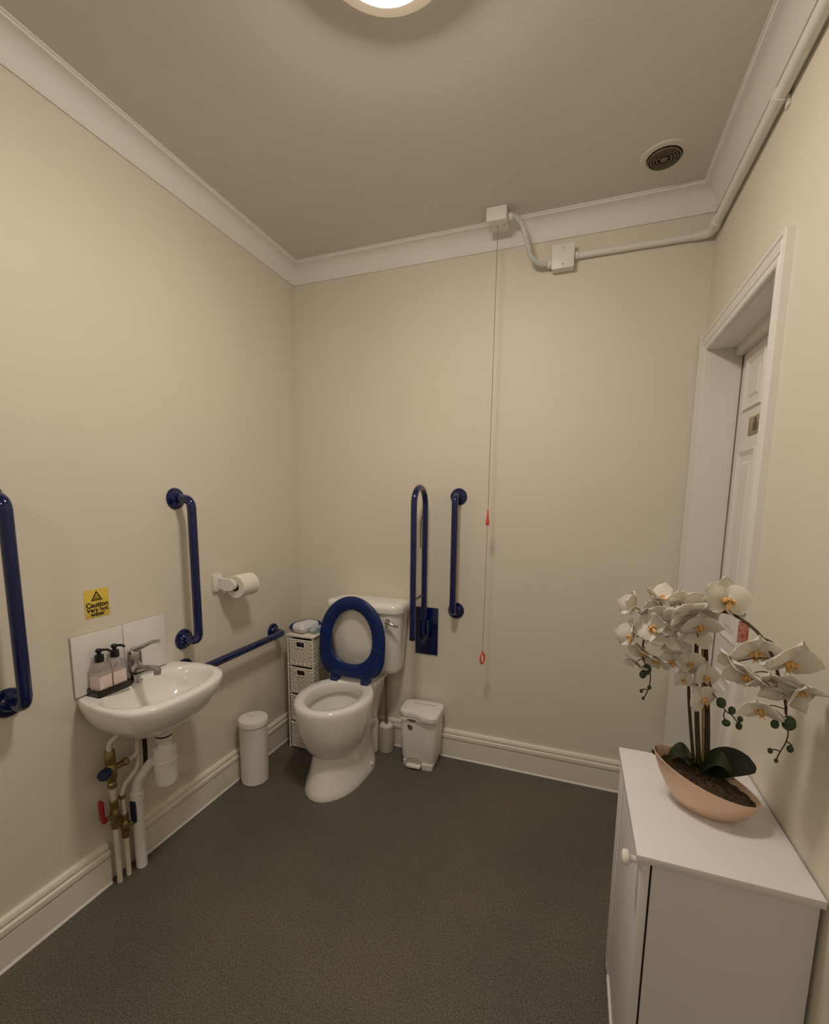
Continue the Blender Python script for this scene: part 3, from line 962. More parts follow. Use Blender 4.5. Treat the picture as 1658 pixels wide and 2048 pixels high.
hx = 0.042
hw_ = thing('hot_water_pipe', (hx, -1.208, 0), 'hot water pipe with red lever valve under the basin', 'water pipe')
part('pipe', MB().tube([(hx, -1.208, 0.001), (hx, -1.208, 0.225)], 0.0085, 14), M['copperpipe'], hw_)
vb = MB().lathe([(0.0095, 0.212), (0.014, 0.214), (0.014, 0.230), (0.0105, 0.232), (0.015, 0.244), (0.017, 0.258), (0.015, 0.274), (0.0105, 0.285),
                 (0.014, 0.287), (0.014, 0.316), (0.0095, 0.320)], (hx, -1.208, 0), n=10)
vb.tube([(hx, -1.208, 0.262), (hx, -1.240, 0.266)], 0.007, 12)
part('valve', vb, M['brass'], hw_)
part('valve_lever', MB().box((hx - 0.010, -1.256, 0.272), (hx + 0.010, -1.246, 0.342), 0.003)
     .box((hx - 0.008, -1.252, 0.258), (hx + 0.008, -1.238, 0.276), 0.002), M['red'], hw_, 'red valve lever')
part('pipe', MB().tube([(hx, -1.208, 0.315), (hx, -1.208, 0.372)], 0.0088, 14), M['copperpipe'], hw_)

cw = thing('cold_water_pipe', (hx, -1.172, 0), 'cold water pipe with dark blue lever valve under the basin', 'water pipe')
part('pipe', MB().tube([(hx, -1.174, 0.001), (hx, -1.174, 0.170)], 0.0085, 14), M['copperpipe'], cw)
vb = MB().lathe([(0.0095, 0.152), (0.0135, 0.154), (0.0135, 0.172), (0.010, 0.174), (0.0145, 0.185), (0.016, 0.196), (0.0145, 0.208), (0.010, 0.217),
                 (0.0135, 0.219), (0.0135, 0.240), (0.0095, 0.243)], (hx, -1.174, 0), n=10)
vb.tube([(hx, -1.174, 0.196), (hx + 0.012, -1.150, 0.198)], 0.007, 12)
part('valve', vb, M['brass'], cw)
part('valve_lever', MB().box((hx + 0.004, -1.156, 0.196), (hx + 0.024, -1.145, 0.278), 0.003), M['navy'], cw, 'dark blue valve lever')
part('pipe', MB().tube(rounded([(hx, -1.174, 0.238), (hx, -1.176, 0.345), (hx + 0.004, -1.112, 0.385), (hx + 0.004, -1.108, 0.440)], 0.025, 6),
                       0.0082, 14), M['copperpipe'], cw)
part('nut', MB().lathe([(0.0115, 0.305), (0.0125, 0.307), (0.0125, 0.318), (0.0115, 0.320)], (hx, -1.176, 0), n=6), M['brass'], cw)

tm = thing('mixing_valve', (hx, -1.205, 0.37), 'thermostatic mixing valve with dark blue knob under the basin', 'mixing valve')
part('body', MB().lathe([(0.012, 0.366), (0.015, 0.368), (0.015, 0.384), (0.012, 0.388), (0.017, 0.400), (0.019, 0.425), (0.019, 0.446), (0.014, 0.455),
                         (0.0165, 0.458), (0.0165, 0.478), (0.012, 0.482), (0.014, 0.484), (0.014, 0.500)], (hx, -1.208, 0), n=16), M['brass'], tm)
part('collar', MB().lathe([(0.0145, 0.470), (0.0165, 0.472), (0.0165, 0.500), (0.0145, 0.503)], (hx, -1.208, 0), n=8), M['brass'], tm)
part('knob', MB().lathe([(0.012, 0), (0.018, 0.004), (0.019, 0.026), (0.016, 0.032)], (hx + 0.006, -1.222, 0.436), (0.35, -0.93, 0), 14), M['navy'], tm)
part('arm', MB().tube([(hx, -1.205, 0.434), (hx + 0.004, -1.150, 0.436)], 0.0105, 12)
     .lathe([(0.013, 0), (0.014, 0.002), (0.014, 0.014), (0.013, 0.016)], (hx + 0.003, -1.165, 0.4352), (0.05, 1, 0.02), 6), M['brass'], tm)
part('pipe', MB().tube(rounded([(hx + 0.004, -1.152, 0.436), (hx + 0.004, -1.110, 0.437), (hx + 0.004, -1.108, 0.520)], 0.018, 6), 0.0082, 12),
     M['copperpipe'], tm)
part('pipe', MB().tube(rounded([(hx, -1.208, 0.498), (hx, -1.208, 0.530), (hx + 0.025, -1.180, 0.560)], 0.03, 6), 0.0088, 12), M['copperpipe'], tm)
part('flexible_hose', MB().tube(spline([(hx + 0.012, -1.088, 0.380), (hx + 0.010, -1.084, 0.460), (0.058, -1.092, 0.545)], 6), 0.0075, 12), M['gap'], tm)
part('hose_nut', MB().lathe([(0.012, 0.500), (0.013, 0.502), (0.013, 0.535), (0.011, 0.540)], (hx + 0.006, -1.106, 0), n=8), M['gap'], tm)

# ================================================================== toilet roll holder and roll
rh = thing('roll_holder', (0, -0.648, 0.995), 'white plastic toilet roll holder on the left wall', 'roll holder')
part('backplate', MB().box((0.0004, -0.672, 0.955), (0.014, -0.622, 1.032), 0.003), M['plastic'], rh)
part('arm', MB().loft([[Vector((x, y, z)) for x, z in ((0.010, 0.966), (0.080, 0.962), (0.100, 0.972), (0.106, 0.988), (0.100, 1.004), (0.080, 1.014),
                                                       (0.010, 1.016))] for y in (-0.650, -0.634)]), M['plastic'], rh)
part('spindle', MB().tube([(0.085, -0.640, 0.982), (0.085, -0.500, 0.982)], 0.011, 16), M['plastic'], rh)
rl = thing('toilet_roll', (0.085, -0.57, 0.975), 'white toilet roll hanging on its wall holder', 'toilet roll')
part('paper', MB().lathe([(0.021, 0), (0.050, 0), (0.0515, 0.002), (0.0515, 0.102), (0.050, 0.104), (0.021, 0.104), (0.021, 0)], (0.085, -0.624, 0.976),
                         (0, 1, 0), 40, False, False), M['paper'], rl)
part('core', MB().lathe([(0.0212, 0.001), (0.0212, 0.103), (0.0195, 0.103), (0.0195, 0.001), (0.0212, 0.001)], (0.085, -0.624, 0.976), (0, 1, 0), 28,
                        False, False), M['card'], rl)

# ================================================================== wicker drawer tower
bx0, bx1, by0, by1 = 0.077, 0.241, -0.246, -0.050
bt = thing('basket_tower', ((bx0 + bx1) / 2, (by0 + by1) / 2, 0), 'narrow cream tower of four wicker drawers beside the toilet', 'drawer unit')
r = 0.0045
for px in (bx0 + r, bx1 - r):
    for py in (by0 + r, by1 - r):
        part('post', MB().tube([(px, py, 0.0005), (px, py, 0.640)], r, 10), M['wicker'], bt)
part('top_board', MB().box((bx0 - 0.003, by0 - 0.004, 0.640), (bx1 + 0.003, by1 + 0.003, 0.651), 0.003), M['wicker'], bt)
pitch_ = 0.157
for k in range(4):
    zb = 0.016 + k * pitch_
    rails = MB()
    for py in (by0 + r, by1 - r):
        rails.tube([(bx0 + r, py, zb - 0.004), (bx1 - r, py, zb - 0.004)], 0.0035, 8)
    for px in (bx0 + r, bx1 - r):
        rails.tube([(px, by0 + r, zb - 0.004), (px, by1 - r, zb - 0.004)], 0.0035, 8)
    part('shelf_rail', rails, M['wicker'], bt)


def weave(p0, eu, ev, nu, nv, nrm, depth=0.0026, hole=None):
    """woven panel: stakes and weavers as an alternating relief with thickness"""
    p0, eu, ev, nrm = Vector(p0), Vector(eu), Vector(ev), Vector(nrm)
    vsx, fsx = [], []
    for j in range(nv + 1):
        for i in range(nu + 1):
            s = depth * (1 if ((i // 3) + (j // 2)) % 2 else -1) * (1.0 if i % 3 else 0.1)
            vsx.append(p0 + eu * (i / nu) + ev * (j / nv) + nrm * s)
    n1 = nu + 1
    off = len(vsx)
    vsx += [p - nrm * 0.003 for p in vsx]
    for j in range(nv):
        for i in range(nu):
            if 0 < i < nu - 1 and 1 < j < nv - 2 and i % 3 == 1 and j % 2 == 1:
                continue                      # open gaps of the weave
            if hole and hole[0] <= (i + 0.5) / nu <= hole[1] and hole[2] <= (j + 0.5) / nv <= hole[3]:
                continue
            a = j * n1 + i
            fsx.append((a, a + 1, a + 1 + n1, a + n1))
            fsx.append((off + a, off + a + n1, off + a + 1 + n1, off + a + 1))
    return vsx, fsx


for k in range(4):
    z0 = 0.016 + k * pitch_ + 0.002
    hgt = 0.137
    x0, x1, y0, y1 = bx0 + 0.020, bx1 - 0.008, by0 - 0.003, by1 - 0.012
    m = MB()
    m.add(*weave((x0, y0, z0), (x1 - x0, 0, 0), (0, 0, hgt), 33, 25, (0, -1, 0), hole=(0.30, 0.70, 0.72, 0.93)))
    m.add(*weave((x1, y0, z0), (0, y1 - y0, 0), (0, 0, hgt), 42, 25, (1, 0, 0)))
    m.add(*weave((x0, y1, z0), (0, y0 - y1, 0), (0, 0, hgt), 42, 25, (-1, 0, 0)))
    m.add(*weave((x1, y1, z0), (x0 - x1, 0, 0), (0, 0, hgt), 33, 25, (0, 1, 0)))
    m.box((x0, y0 + 0.004, z0), (x1, y1 - 0.004, z0 + 0.004))
    dw = part('drawer', m, M['wicker'], bt, sharp=80)
    rim = MB().tube(rounded([(x0, y0, z0 + hgt), (x1, y0, z0 + hgt), (x1, y1, z0 + hgt), (x0, y1, z0 + hgt), (x0, y0, z0 + hgt)], 0.004, 3), 0.0042, 8)
    part('rim', rim, M['wicker'], dw)
    ha, hb = x0 + 0.30 * (x1 - x0), x0 + 0.70 * (x1 - x0)
    za, zc = z0 + 0.70 * hgt, z0 + 0.94 * hgt
    part('handle_frame', MB().tube(rounded([(ha, y0 - 0.001, za), (hb, y0 - 0.001, za), (hb, y0 - 0.001, zc), (ha, y0 - 0.001, zc),
                                            (ha, y0 - 0.001, za)], 0.004, 3), 0.0035, 8), M['wicker'], dw)
    part('contents_or_dark_fill', MB().box((x0 + 0.008, y0 + 0.009, z0 + 0.006), (x1 - 0.008, y1 - 0.010, z0 + hgt - 0.006), 0.006),
         M['purple'] if k == 3 else M['basketdark'], dw)  # purple packet on top; lower dark boxes only paint shade behind the weave

# two packets lying on the tower


def pillow(c, sx, sy, sz, ang, tilt=0.0, n=22):
    c = Vector(c)
    R = Matrix.Rotation(ang, 3, 'Z') @ Matrix.Rotation(tilt, 3, 'Y')
    m = MB()
    for sgn in (1, -1):
        vs_, fs_ = [], []
        for j in range(n + 1):
            for i in range(n + 1):
                u, v = 2 * i / n - 1, 2 * j / n - 1
                h = sz * (max(0, (1 - abs(u) ** 7)) * max(0, (1 - abs(v) ** 7))) ** 0.5
                vs_.append(c + R @ Vector((u * sx, v * sy, sgn * h)))
        for j in range(n):
            for i in range(n):
                a = j * (n + 1) + i
                fs_.append((a, a + 1, a + n + 2, a + n + 1))
        m.add(vs_, fs_)
    return m, R


pm, R1 = pillow((0.140, -0.155, 0.678), 0.050, 0.076, 0.026, -0.25, 0.0)
pk = thing('wipes_packet', (0.140, -0.155, 0.6515), 'white packet with dark blue end lying on the wicker tower', 'packet')
part('film', pm, M['packwhite'], pk, sharp=70)
bm_, _ = pillow((0.140, -0.155, 0.678), 0.0508, 0.0768, 0.0268, -0.25, 0.0)
keep = []
ci = Vector((0.140, -0.155, 0.678))
Ri = R1.inverted()
for f in bm_.f:
    lc = Ri @ (sum((bm_.v[i] for i in f), Vector()) / len(f) - ci)
    if -0.0485 < lc.x < -0.024 or lc.y > 0.046:
        keep.append(f)
bm_.f = keep
part('blue_band', bm_, M['navyprint'], pk, 'dark blue printed band')
pm, _ = pillow((0.2225, -0.135, 0.668), 0.0165, 0.070, 0.0165, -0.25, 0.0)
solo('tissue_packet', pm, M['packteal'], (0.2225, -0.135, 0.6515), 'pale teal packet lying next to the white packet on the tower', 'packet', sharp=70)

# ================================================================== bins and brush
cx, cy = 0.093, -0.548
cb = thing('round_canister', (cx, cy, 0), 'tall white cylindrical lidded canister on the floor by the left skirting', 'bin')
part('body', MB().lathe([(0.060, 0.0005), (0.064, 0.004), (0.066, 0.302)], (cx, cy, 0), n=40), M['plastic'], cb)
part('lid', MB().lathe([(0.068, 0.292), (0.0695, 0.294), (0.0695, 0.316), (0.066, 0.322), (0.058, 0.325), (0.020, 0.328)], (cx, cy, 0), n=40), M['plastic'], cb)
part('knob', MB().lathe([(0.008, 0.327), (0.007, 0.331), (0.010, 0.335), (0.009, 0.339), (0.004, 0.341)], (cx, cy, 0), n=20), M['plastic'], cb)

bx, by = 0.592, -0.078
br = thing('toilet_brush', (bx, by, 0), 'toilet brush in a beige round holder behind the toilet', 'toilet brush')
part('holder', MB().lathe([(0.038, 0.0005), (0.041, 0.004), (0.042, 0.140), (0.040, 0.146), (0.036, 0.147)], (bx, by, 0), n=32), M['beige'], br)
part('collar', MB().lathe([(0.036, 0.146), (0.034, 0.152), (0.012, 0.156)], (bx, by, 0), n=28), M['plastic'], br)
part('handle', MB().tube([(bx, by, 0.150), (bx - 0.003, by, 0.425)], [0.0085, 0.0075], 14), M['handle'], br)

ang = math.radians(2)
Rb = Matrix.Rotation(ang, 3, 'Z')
pbc = Vector((0.806, -0.104, 0))


def pb(pts):
    return [pbc + Rb @ Vector((p.x, p.y, 0)) + Vector((0, 0, p.z)) for p in pts]


def bin_ring(hx_, yf, yb, r, z, bulge):
    """rounded rectangle whose front swells forward on the right-hand side"""
    out = rrect(-hx_, hx_, yf, yb, r, z, n=6, bow=1e-6)
    for p in out:
        if p.y < (yf + yb) / 2:
            p.y -= bulge * (0.5 + 0.5 * math.tanh((p.x - 0.012) / 0.026)) - bulge * 0.25
    return out


pbin = thing('pedal_bin', pbc, 'small white plastic pedal bin against the far wall skirting', 'bin')
part('body', MB().loft([pb(bin_ring(*x)) for x in ((0.080, -0.062, 0.062, 0.020, 0.022, 0.010), (0.092, -0.070, 0.070, 0.024, 0.050, 0.012),
                                                   (0.096, -0.074, 0.073, 0.026, 0.150, 0.014), (0.100, -0.077, 0.075, 0.028, 0.262, 0.016),
                                                   (0.099, -0.076, 0.074, 0.028, 0.272, 0.016))]), M['plastic'], pbin)
for fx0, fx1, y_ in ((-0.080, -0.058, -0.066), (0.022, 0.080, -0.080)):
    part('foot', MB().loft([pb(rrect(fx0, fx1, y_, 0.056, 0.010, 0.0005)), pb(rrect(fx0 - 0.002, fx1 + 0.004, y_ - 0.002, 0.060, 0.010, 0.030))]),
         M['plastic'], pbin)
part('lid', MB().loft([pb(bin_ring(*x)) for x in ((0.102, -0.081, 0.077, 0.034, 0.268, 0.030), (0.106, -0.085, 0.079, 0.038, 0.273, 0.032),
                                                  (0.107, -0.086, 0.079, 0.038, 0.293, 0.032), (0.103, -0.082, 0.076, 0.036, 0.300, 0.031),
                                                  (0.085, -0.066, 0.060, 0.030, 0.304, 0.026))]), M['plastic'], pbin)
part('lid_groove', MB().loft([pb(rrect(-0.052, 0.066, 0.022, 0.028, 0.002, 0.3035)), pb(rrect(-0.052, 0.066, 0.022, 0.028, 0.002, 0.3050))]),
     M['beige'], pbin)
rc = [Vector((-0.058 + 0.058 * i / 12, 0, 0.263 - 0.015 * math.sin(PI * i / 12))) for i in range(13)] + [Vector((0.0, 0, 0.266)), Vector((-0.058, 0, 0.266))]
part('handle_recess', MB().loft([pb([p + Vector((0, -0.0775, 0)) for p in rc]), pb([p + Vector((0, -0.0745, 0)) for p in rc])]), M['card'], pbin)
part('lid_grip', MB().tube(pb([Vector((-0.092 + 0.150 * i / 14, -0.0815 - 0.016 * (0.5 + 0.5 * math.tanh((-0.092 + 0.150 * i / 14 - 0.012) / 0.026)),
                                       0.263 + 0.006 * math.sin(PI * min(1, max(0, (i - 2) / 8))))) for i in range(15)]), 0.0028, 8), M['plastic'], pbin)
# pedal arch and pedal
pa = [Vector((-0.018 + 0.046 * math.cos(PI * i / 14), -0.0760, 0.022 + 0.036 * math.sin(PI * i / 14))) for i in range(15)]
part('pedal_recess', MB().loft([pb(pa), pb([p + Vector((0, 0.012, 0)) for p in pa])]), M['beige'], pbin)
part('pedal', MB().loft([pb(rrect(-0.056, 0.020, -0.096, -0.052, 0.006, 0.010)), pb(rrect(-0.056, 0.020, -0.096, -0.052, 0.006, 0.020)),
                         pb(rrect(-0.053, 0.017, -0.093, -0.054, 0.005, 0.023))]), M['plastic'], pbin)
bdg = [Vector((-0.052, 0, 0.212)), Vector((-0.040, 0, 0.203)), Vector((-0.030, 0, 0.208)), Vector((-0.028, 0, 0.222)), Vector((-0.040, 0, 0.228)),
       Vector((-0.055, 0, 0.232))]
part('badge', MB().loft([pb([p + Vector((0, -0.0735, 0)) for p in bdg]), pb([p + Vector((0, -0.0760, 0)) for p in bdg])]), M['signbrown'], pbin)

# ================================================================== cabinet by the right wall
cab = thing('cabinet', (1.81, -1.10, 0), 'low white cabinet against the right wall', 'cabinet')
CX0, CX1, CY0, CY1, CZ = 1.691, 1.938, -1.296, -0.902, 0.671
part('top', MB().box((1.660, -1.309, CZ), (1.960, -0.893, 0.687), 0.0015), M['melamine'], cab)
for yy in (CY0, CY1 - 0.016):                  # sides are notched over the skirting
    sil = [(CX0, 0.001), (CX1, 0.001), (CX1, 0.165), (1.957, 0.165), (1.957, CZ), (CX0, CZ)]
    part('side_panel', MB().loft([[(x, yy, z) for x, z in sil], [(x, yy + 0.016, z) for x, z in sil]]), M['melamine'], cab)
part('back_panel', MB().box((CX1 - 0.006, CY0 + 0.016, 0.03), (CX1, CY1 - 0.016, CZ)), M['gap'], cab)
part('base', MB().box((CX0 + 0.004, CY0 + 0.016, 0.05), (CX1 - 0.006, CY1 - 0.016, 0.066)), M['melamine'], cab)
part('door_gap_shade', MB().box((CX0 - 0.0035, CY0 + 0.003, 0.004), (CX0 + 0.0005, CY1 - 0.003, CZ - 0.002)), M['gap'], cab)  # near-black strip paints the shaded gap between door and carcass
dx0, dx1 = 1.672, 1.687
dd = part('cabinet_door', MB().box((dx0, CY0 - 0.001, 0.004), (dx1, CY1 + 0.001, CZ - 0.003), 0.0015), M['melamine'], cab)
# raised bead round the door edge
bd = MB()
ya, yb, za, zb2 = CY0 + 0.004, CY1 - 0.001, 0.006, CZ - 0.010
bd.box((dx0 - 0.006, yb - 0.022, za), (dx0 + 0.001, yb, zb2), 0.002)
bd.box((dx0 - 0.006, yb - 0.060, za), (dx0 + 0.001, yb - 0.034, zb2), 0.003)
bd.box((dx0 - 0.006, ya, za), (dx0 + 0.001, yb, za + 0.020), 0.002)
part('edge_bead', bd, M['melamine'], dd)
part('knob', MB().lathe([(0.007, 0), (0.006, 0.010), (0.009, 0.016), (0.0150, 0.021), (0.0160, 0.027), (0.012, 0.032), (0.004, 0.034)],
                        (dx0, -1.262, 0.640), (-1, 0, 0), 22), M['plastic'], dd)

# ================================================================== orchid in a copper boat bowl
PC = Vector((1.812, -1.112, 0.6872))
orch = thing('potted_orchid', PC, 'artificial white orchid in a slanted copper boat pot on the cabinet', 'plant')
pa_ = math.radians(-19)
ea, eb = Vector((math.cos(pa_), math.sin(pa_), 0)), Vector((-math.sin(pa_), math.cos(pa_), 0))


def boat(kl, kw, zlo, zhi, n=48, shift=0.0, pw=1.0):
    """pointed oval; z slopes from the high (far, -ea) end to the low (+ea) end"""
    out = []
    for i in range(n):
        t = 2 * PI * i / n
        c_, s_ = math.cos(t), math.sin(t)
        a = kl * c_
        b = kw * math.copysign(abs(s_) ** 1.25, s_)
        f = (c_ + 1) / 2
        z = zhi * (1 - f) + zlo * f
        out.append(PC + ea * (a + shift) + eb * b + Vector((0, 0, z)))
    return out


pot = MB()
pot.loft([boat(0.052, 0.026, 0.000, 0.000, shift=0.008), boat(0.058, 0.031, 0.003, 0.004, shift=0.008),
          boat(0.078, 0.046, 0.020, 0.032, shift=0.006), boat(0.094, 0.057, 0.040, 0.070, shift=0.003),
          boat(0.103, 0.063, 0.054, 0.106), boat(0.105, 0.0645, 0.058, 0.113), boat(0.1035, 0.0630, 0.0585, 0.1135),
          boat(0.099, 0.0590, 0.053, 0.104), boat(0.085, 0.050, 0.036, 0.060)])
part('pot', pot, M['copper'], orch, sharp=60)
ms = MB()
mo = []
for i, k in enumerate((0.99, 0.92, 0.8, 0.66, 0.5, 0.34, 0.18, 0.05)):
    ring = boat(0.0985 * k, 0.0585 * k, 0.0555, 0.0985)
    cz0 = 0.046 + 0.0
    new = []
    for p in ring:
        f = (((p - PC).dot(ea)) / 0.0985 + 1) / 2
        z = 0.090 * (1 - f) + 0.0495 * f + random.uniform(-0.003, 0.0045) + 0.008 * (1 - k)
        new.append(Vector((p.x, p.y, PC.z + z)))
    mo.append(new)
ms.loft(mo, False, True)
o = part('moss', ms, M['moss'], orch, sharp=60)
tuft = MB()
for _ in range(10):
    a = random.uniform(-0.012, 0.010)
    p0 = PC + ea * (-0.098 + a * 0.3) + eb * random.uniform(-0.010, 0.012) + Vector((0, 0, 0.098))
    p1 = p0 + ea * random.uniform(-0.016, -0.002) + eb * random.uniform(-0.010, 0.010) + Vector((0, 0, random.uniform(0.004, 0.018)))
    tuft.tube([p0, (p0 + p1) / 2 + Vector((0, 0, 0.004)), p1], [0.0012, 0.001, 0.0004], 5)
part('moss_tuft', tuft, M['moss'], orch)


def leaf(base, d, length, width, rise, droop, material, twist=0.0, nl=14, nw=6):
    base, d = Vector(base), Vector(d).normalized()
    side = Vector((-d.y, d.x, 0)).normalized()
    if twist:
        side = Matrix.Rotation(twist, 3, d) @ side
    top = []
    for i in range(nl + 1):
        f = i / nl
        c = base + d * (length * f) + Vector((0, 0, rise * math.sin(PI * min(1, f * 0.95)) - droop * f * f))
        w = width * (math.sin(PI * (0.08 + 0.90 * f) ** 0.95)) ** 0.48 if f < 1 else width * 0.10
        row = []
        for j in range(nw + 1):
            g = 2 * j / nw - 1
            row.append(c + side * (w * g) + Vector((0, 0, 0.22 * w * abs(g) ** 1.6)))
        top.append(row)
    v_, f_ = [], []
    for row in top:
        v_ += row
    k = len(v_)
    v_ += [p - Vector((0, 0, 0.0014)) for p in v_]
    n1 = nw + 1
    for i in range(nl):
        for j in range(nw):
            a = i * n1 + j
            f_.append((a, a + 1, a + 1 + n1, a + n1))
            f_.append((k + a, k + a + n1, k + a + 1 + n1, k + a + 1))
    for i in range(nl):
        for j in (0, nw):
            a = i * n1 + j
            f_.append((a, a + n1, k + a + n1, k + a))
    part('leaf', MB().add(v_, f_), material, orch, sharp=60)


SB = PC + Vector((-0.002, 0.046, 0.062))           # where the stems rise
leaf(SB + Vector((0.002, -0.014, 0.010)), (0.97, -0.10, 0.42), 0.110, 0.035, 0.012, 0.004, M['leafshade'], 0.60)
leaf(SB + Vector((0.000, -0.016, 0.012)), (0.88, -0.38, 0.35), 0.064, 0.022, 0.032, 0.004, M['leaf'], 0.40)
leaf(SB + Vector((-0.006, -0.004, 0.012)), (-1.0, 0.02, 0.10), 0.064, 0.020, 0.036, 0.018, M['leaf'], -0.5)
leaf(SB + Vector((0.0, 0.004, 0.006)), (-0.75, -0.5, 0), 0.046, 0.014, 0.022, 0.010, M['leafshade'], 0.2)


SPIKE = []


def stem(pts, r0, r1, material, name='stem'):
    p = spline(pts, 7)
    SPIKE.extend(q for q in p if q.z > 0.93)
    part(name, MB().tube(p, [r0 + (r1 - r0) * i / (len(p) - 1) for i in range(len(p))], 8), material, orch)


# supporting stakes and flower spikes
stem([SB + Vector((0.018, 0.000, 0.0)), (1.822, -1.062, 0.86), (1.806, -1.068, 1.00), (1.795, -1.072, 1.100)], 0.0062, 0.0050, M['stemdark'])
stem([SB + Vector((0.004, 0.000, 0.0)), (1.800, -1.064, 0.87), (1.786, -1.070, 1.00), (1.778, -1.080, 1.085)], 0.0058, 0.0042, M['stem'])
stem([SB + Vector((-0.006, -0.002, 0.0)), (1.786, -1.066, 0.87), (1.775, -1.072, 0.95), (1.770, -1.080, 1.010)], 0.0038, 0.0030, M['stem'])
part('stake', MB().tube([SB + Vector((0.012, 0.002, 0.0)), (1.790, -1.074, 1.092)], 0.0026, 8), M['stake'], orch)
part('stake', MB().tube([SB + Vector((0.000, 0.004, 0.0)), (1.782, -1.070, 1.088)], 0.0024, 8), M['stake'], orch)
# right spike arching towards the room
stem([(1.795, -1.072, 1.100), (1.808, -1.10, 1.140), (1.826, -1.140, 1.146), (1.852, -1.185, 1.128), (1.868, -1.215, 1.098),
      (1.882, -1.228, 1.052), (1.894, -1.232, 1.010), (1.899, -1.228, 0.985)], 0.0034, 0.0022, M['stemdark'])
stem([(1.859, -1.198, 1.118), (1.876, -1.205, 1.110), (1.892, -1.212, 1.080)], 0.0022, 0.0016, M['stemdark'])
# left spike
stem([(1.778, -1.080, 1.085), (1.755, -1.090, 1.125), (1.722, -1.095, 1.140), (1.690, -1.095, 1.110), (1.672, -1.092, 1.060), (1.675, -1.090, 1.010)],
     0.0030, 0.0018, M['stemdark'])
stem([(1.750, -1.090, 1.110), (1.724, -1.085, 1.060), (1.738, -1.080, 1.020)], 0.0026, 0.0018, M['stemdark'])
# middle spike
stem([(1.770, -1.080, 1.010), (1.782, -1.095, 1.015), (1.800, -1.105, 0.995), (1.812, -1.110, 0.965)], 0.0026, 0.0016, M['stem'])


def make_petal(name, length, width, cup, curl, tipw=1.0):
    nl, nw = 7, 6
    m = MB()
    v_, f_ = [], []
    for i in range(nl + 1):
        f = i / nl
        w = width * (math.sin(PI * (0.10 + 0.86 * f ** tipw)) ** 0.6) if f < 1 else width * 0.12
        if i == 0:
            w = width * 0.22
        for j in range(nw + 1):
            g = 2 * j / nw - 1
            edge = 0.0015 * math.sin(5 * f + 3 * g)
            v_.append(Vector((w * g, length * f * (1 - 0.10 * g * g * f), cup * (f * f) * 1.0 + curl * (g * g) * f + edge)))
    k = len(v_)
    v_ += [p - Vector((0, 0, 0.0008)) for p in v_]
    n1 = nw + 1
    for i in range(nl):
        for j in range(nw):
            a = i * n1 + j
            f_.append((a, a + 1, a + 1 + n1, a + n1))
            f_.append((k + a, k + a + n1, k + a + 1 + n1, k + a + 1))
    for i in range(nl):
        for j in (0, nw):
            a = i * n1 + j
            f_.append((a, a + n1, k + a + n1, k + a))
    for j in range(nw):
        a = nl * n1 + j
        f_.append((a, a + 1, k + a + 1, k + a))
    m.add(v_, f_)
    o = link_mesh(name, m, M['petal'], Vector((0, 0, 0)), 70)
    me = o.data
    bpy.data.objects.remove(o)
    return me


PET_W = make_petal('petal_wide', 0.042, 0.0245, 0.006, -0.006, 0.85)
PET_S = make_petal('petal_narrow', 0.041, 0.0150, -0.004, 0.004, 1.0)
lipm_ = MB()
lipm_.tube([(0, 0, 0), (0, -0.002, 0.006), (0, -0.001, 0.011)], [0.0035, 0.0042, 0.003], 10)
lipm_.ball((0.0065, -0.003, 0.006), 0.005, 10, 6, (0.55, 1.0, 1.25))
lipm_.ball((-0.0065, -0.003, 0.006), 0.005, 10, 6, (0.55, 1.0, 1.25))
lipm_.ball((0, -0.010, 0.007), 0.006, 10, 6, (0.75, 1.35, 0.5))
lipm_.tube([(0.002, -0.016, 0.008), (0.005, -0.020, 0.011)], [0.0008, 0.0004], 5)
lipm_.tube([(-0.002, -0.016, 0.008), (-0.005, -0.020, 0.011)], [0.0008, 0.0004], 5)
lo_ = link_mesh('lip', lipm_, M['lip'], Vector((0, 0, 0)), 60)
LIP = lo_.data
bpy.data.objects.remove(lo_)


BLOOM = []


def flower(c, face, s=1.0, spin=0.0, fold=0.0):
    """one bloom: lip at the centre, two wide petals, three sepals; fold closes the petals forward"""
    z = Vector(face).normalized()
    t = Vector((0, 0, 1)) if abs(z.z) < 0.95 else Vector((0, 1, 0))
    x = t.cross(z).normalized()
    y = z.cross(x)
    R = Matrix((x, y, z)).transposed() @ Matrix.Rotation(spin, 3, 'Z')
    BLOOM.append((Vector(c), z))
    o = bpy.data.objects.new('flower', LIP)
    C.objects.link(o)
    o.parent = orch
    o.matrix_local = Matrix.Translation(Vector(c) - PC) @ (R * s).to_4x4()
    for a, me, dz, tl in ((90, PET_S, -0.001, -0.15), (212, PET_S, -0.0012, -0.12), (328, PET_S, -0.0014, -0.12),
                          (168, PET_W, 0.0012, 0.06), (12, PET_W, 0.0010, 0.06)):
        p = bpy.data.objects.new('petal', me)
        C.objects.link(p)
        p.parent = o
        ar = math.radians(a - 90) + random.uniform(-0.08, 0.08)
        p.matrix_local = (Matrix.Translation((0, 0, dz)) @ Matrix.Rotation(ar, 4, 'Z')
                          @ Matrix.Rotation(tl + fold + random.uniform(-0.12, 0.12), 4, 'X'))


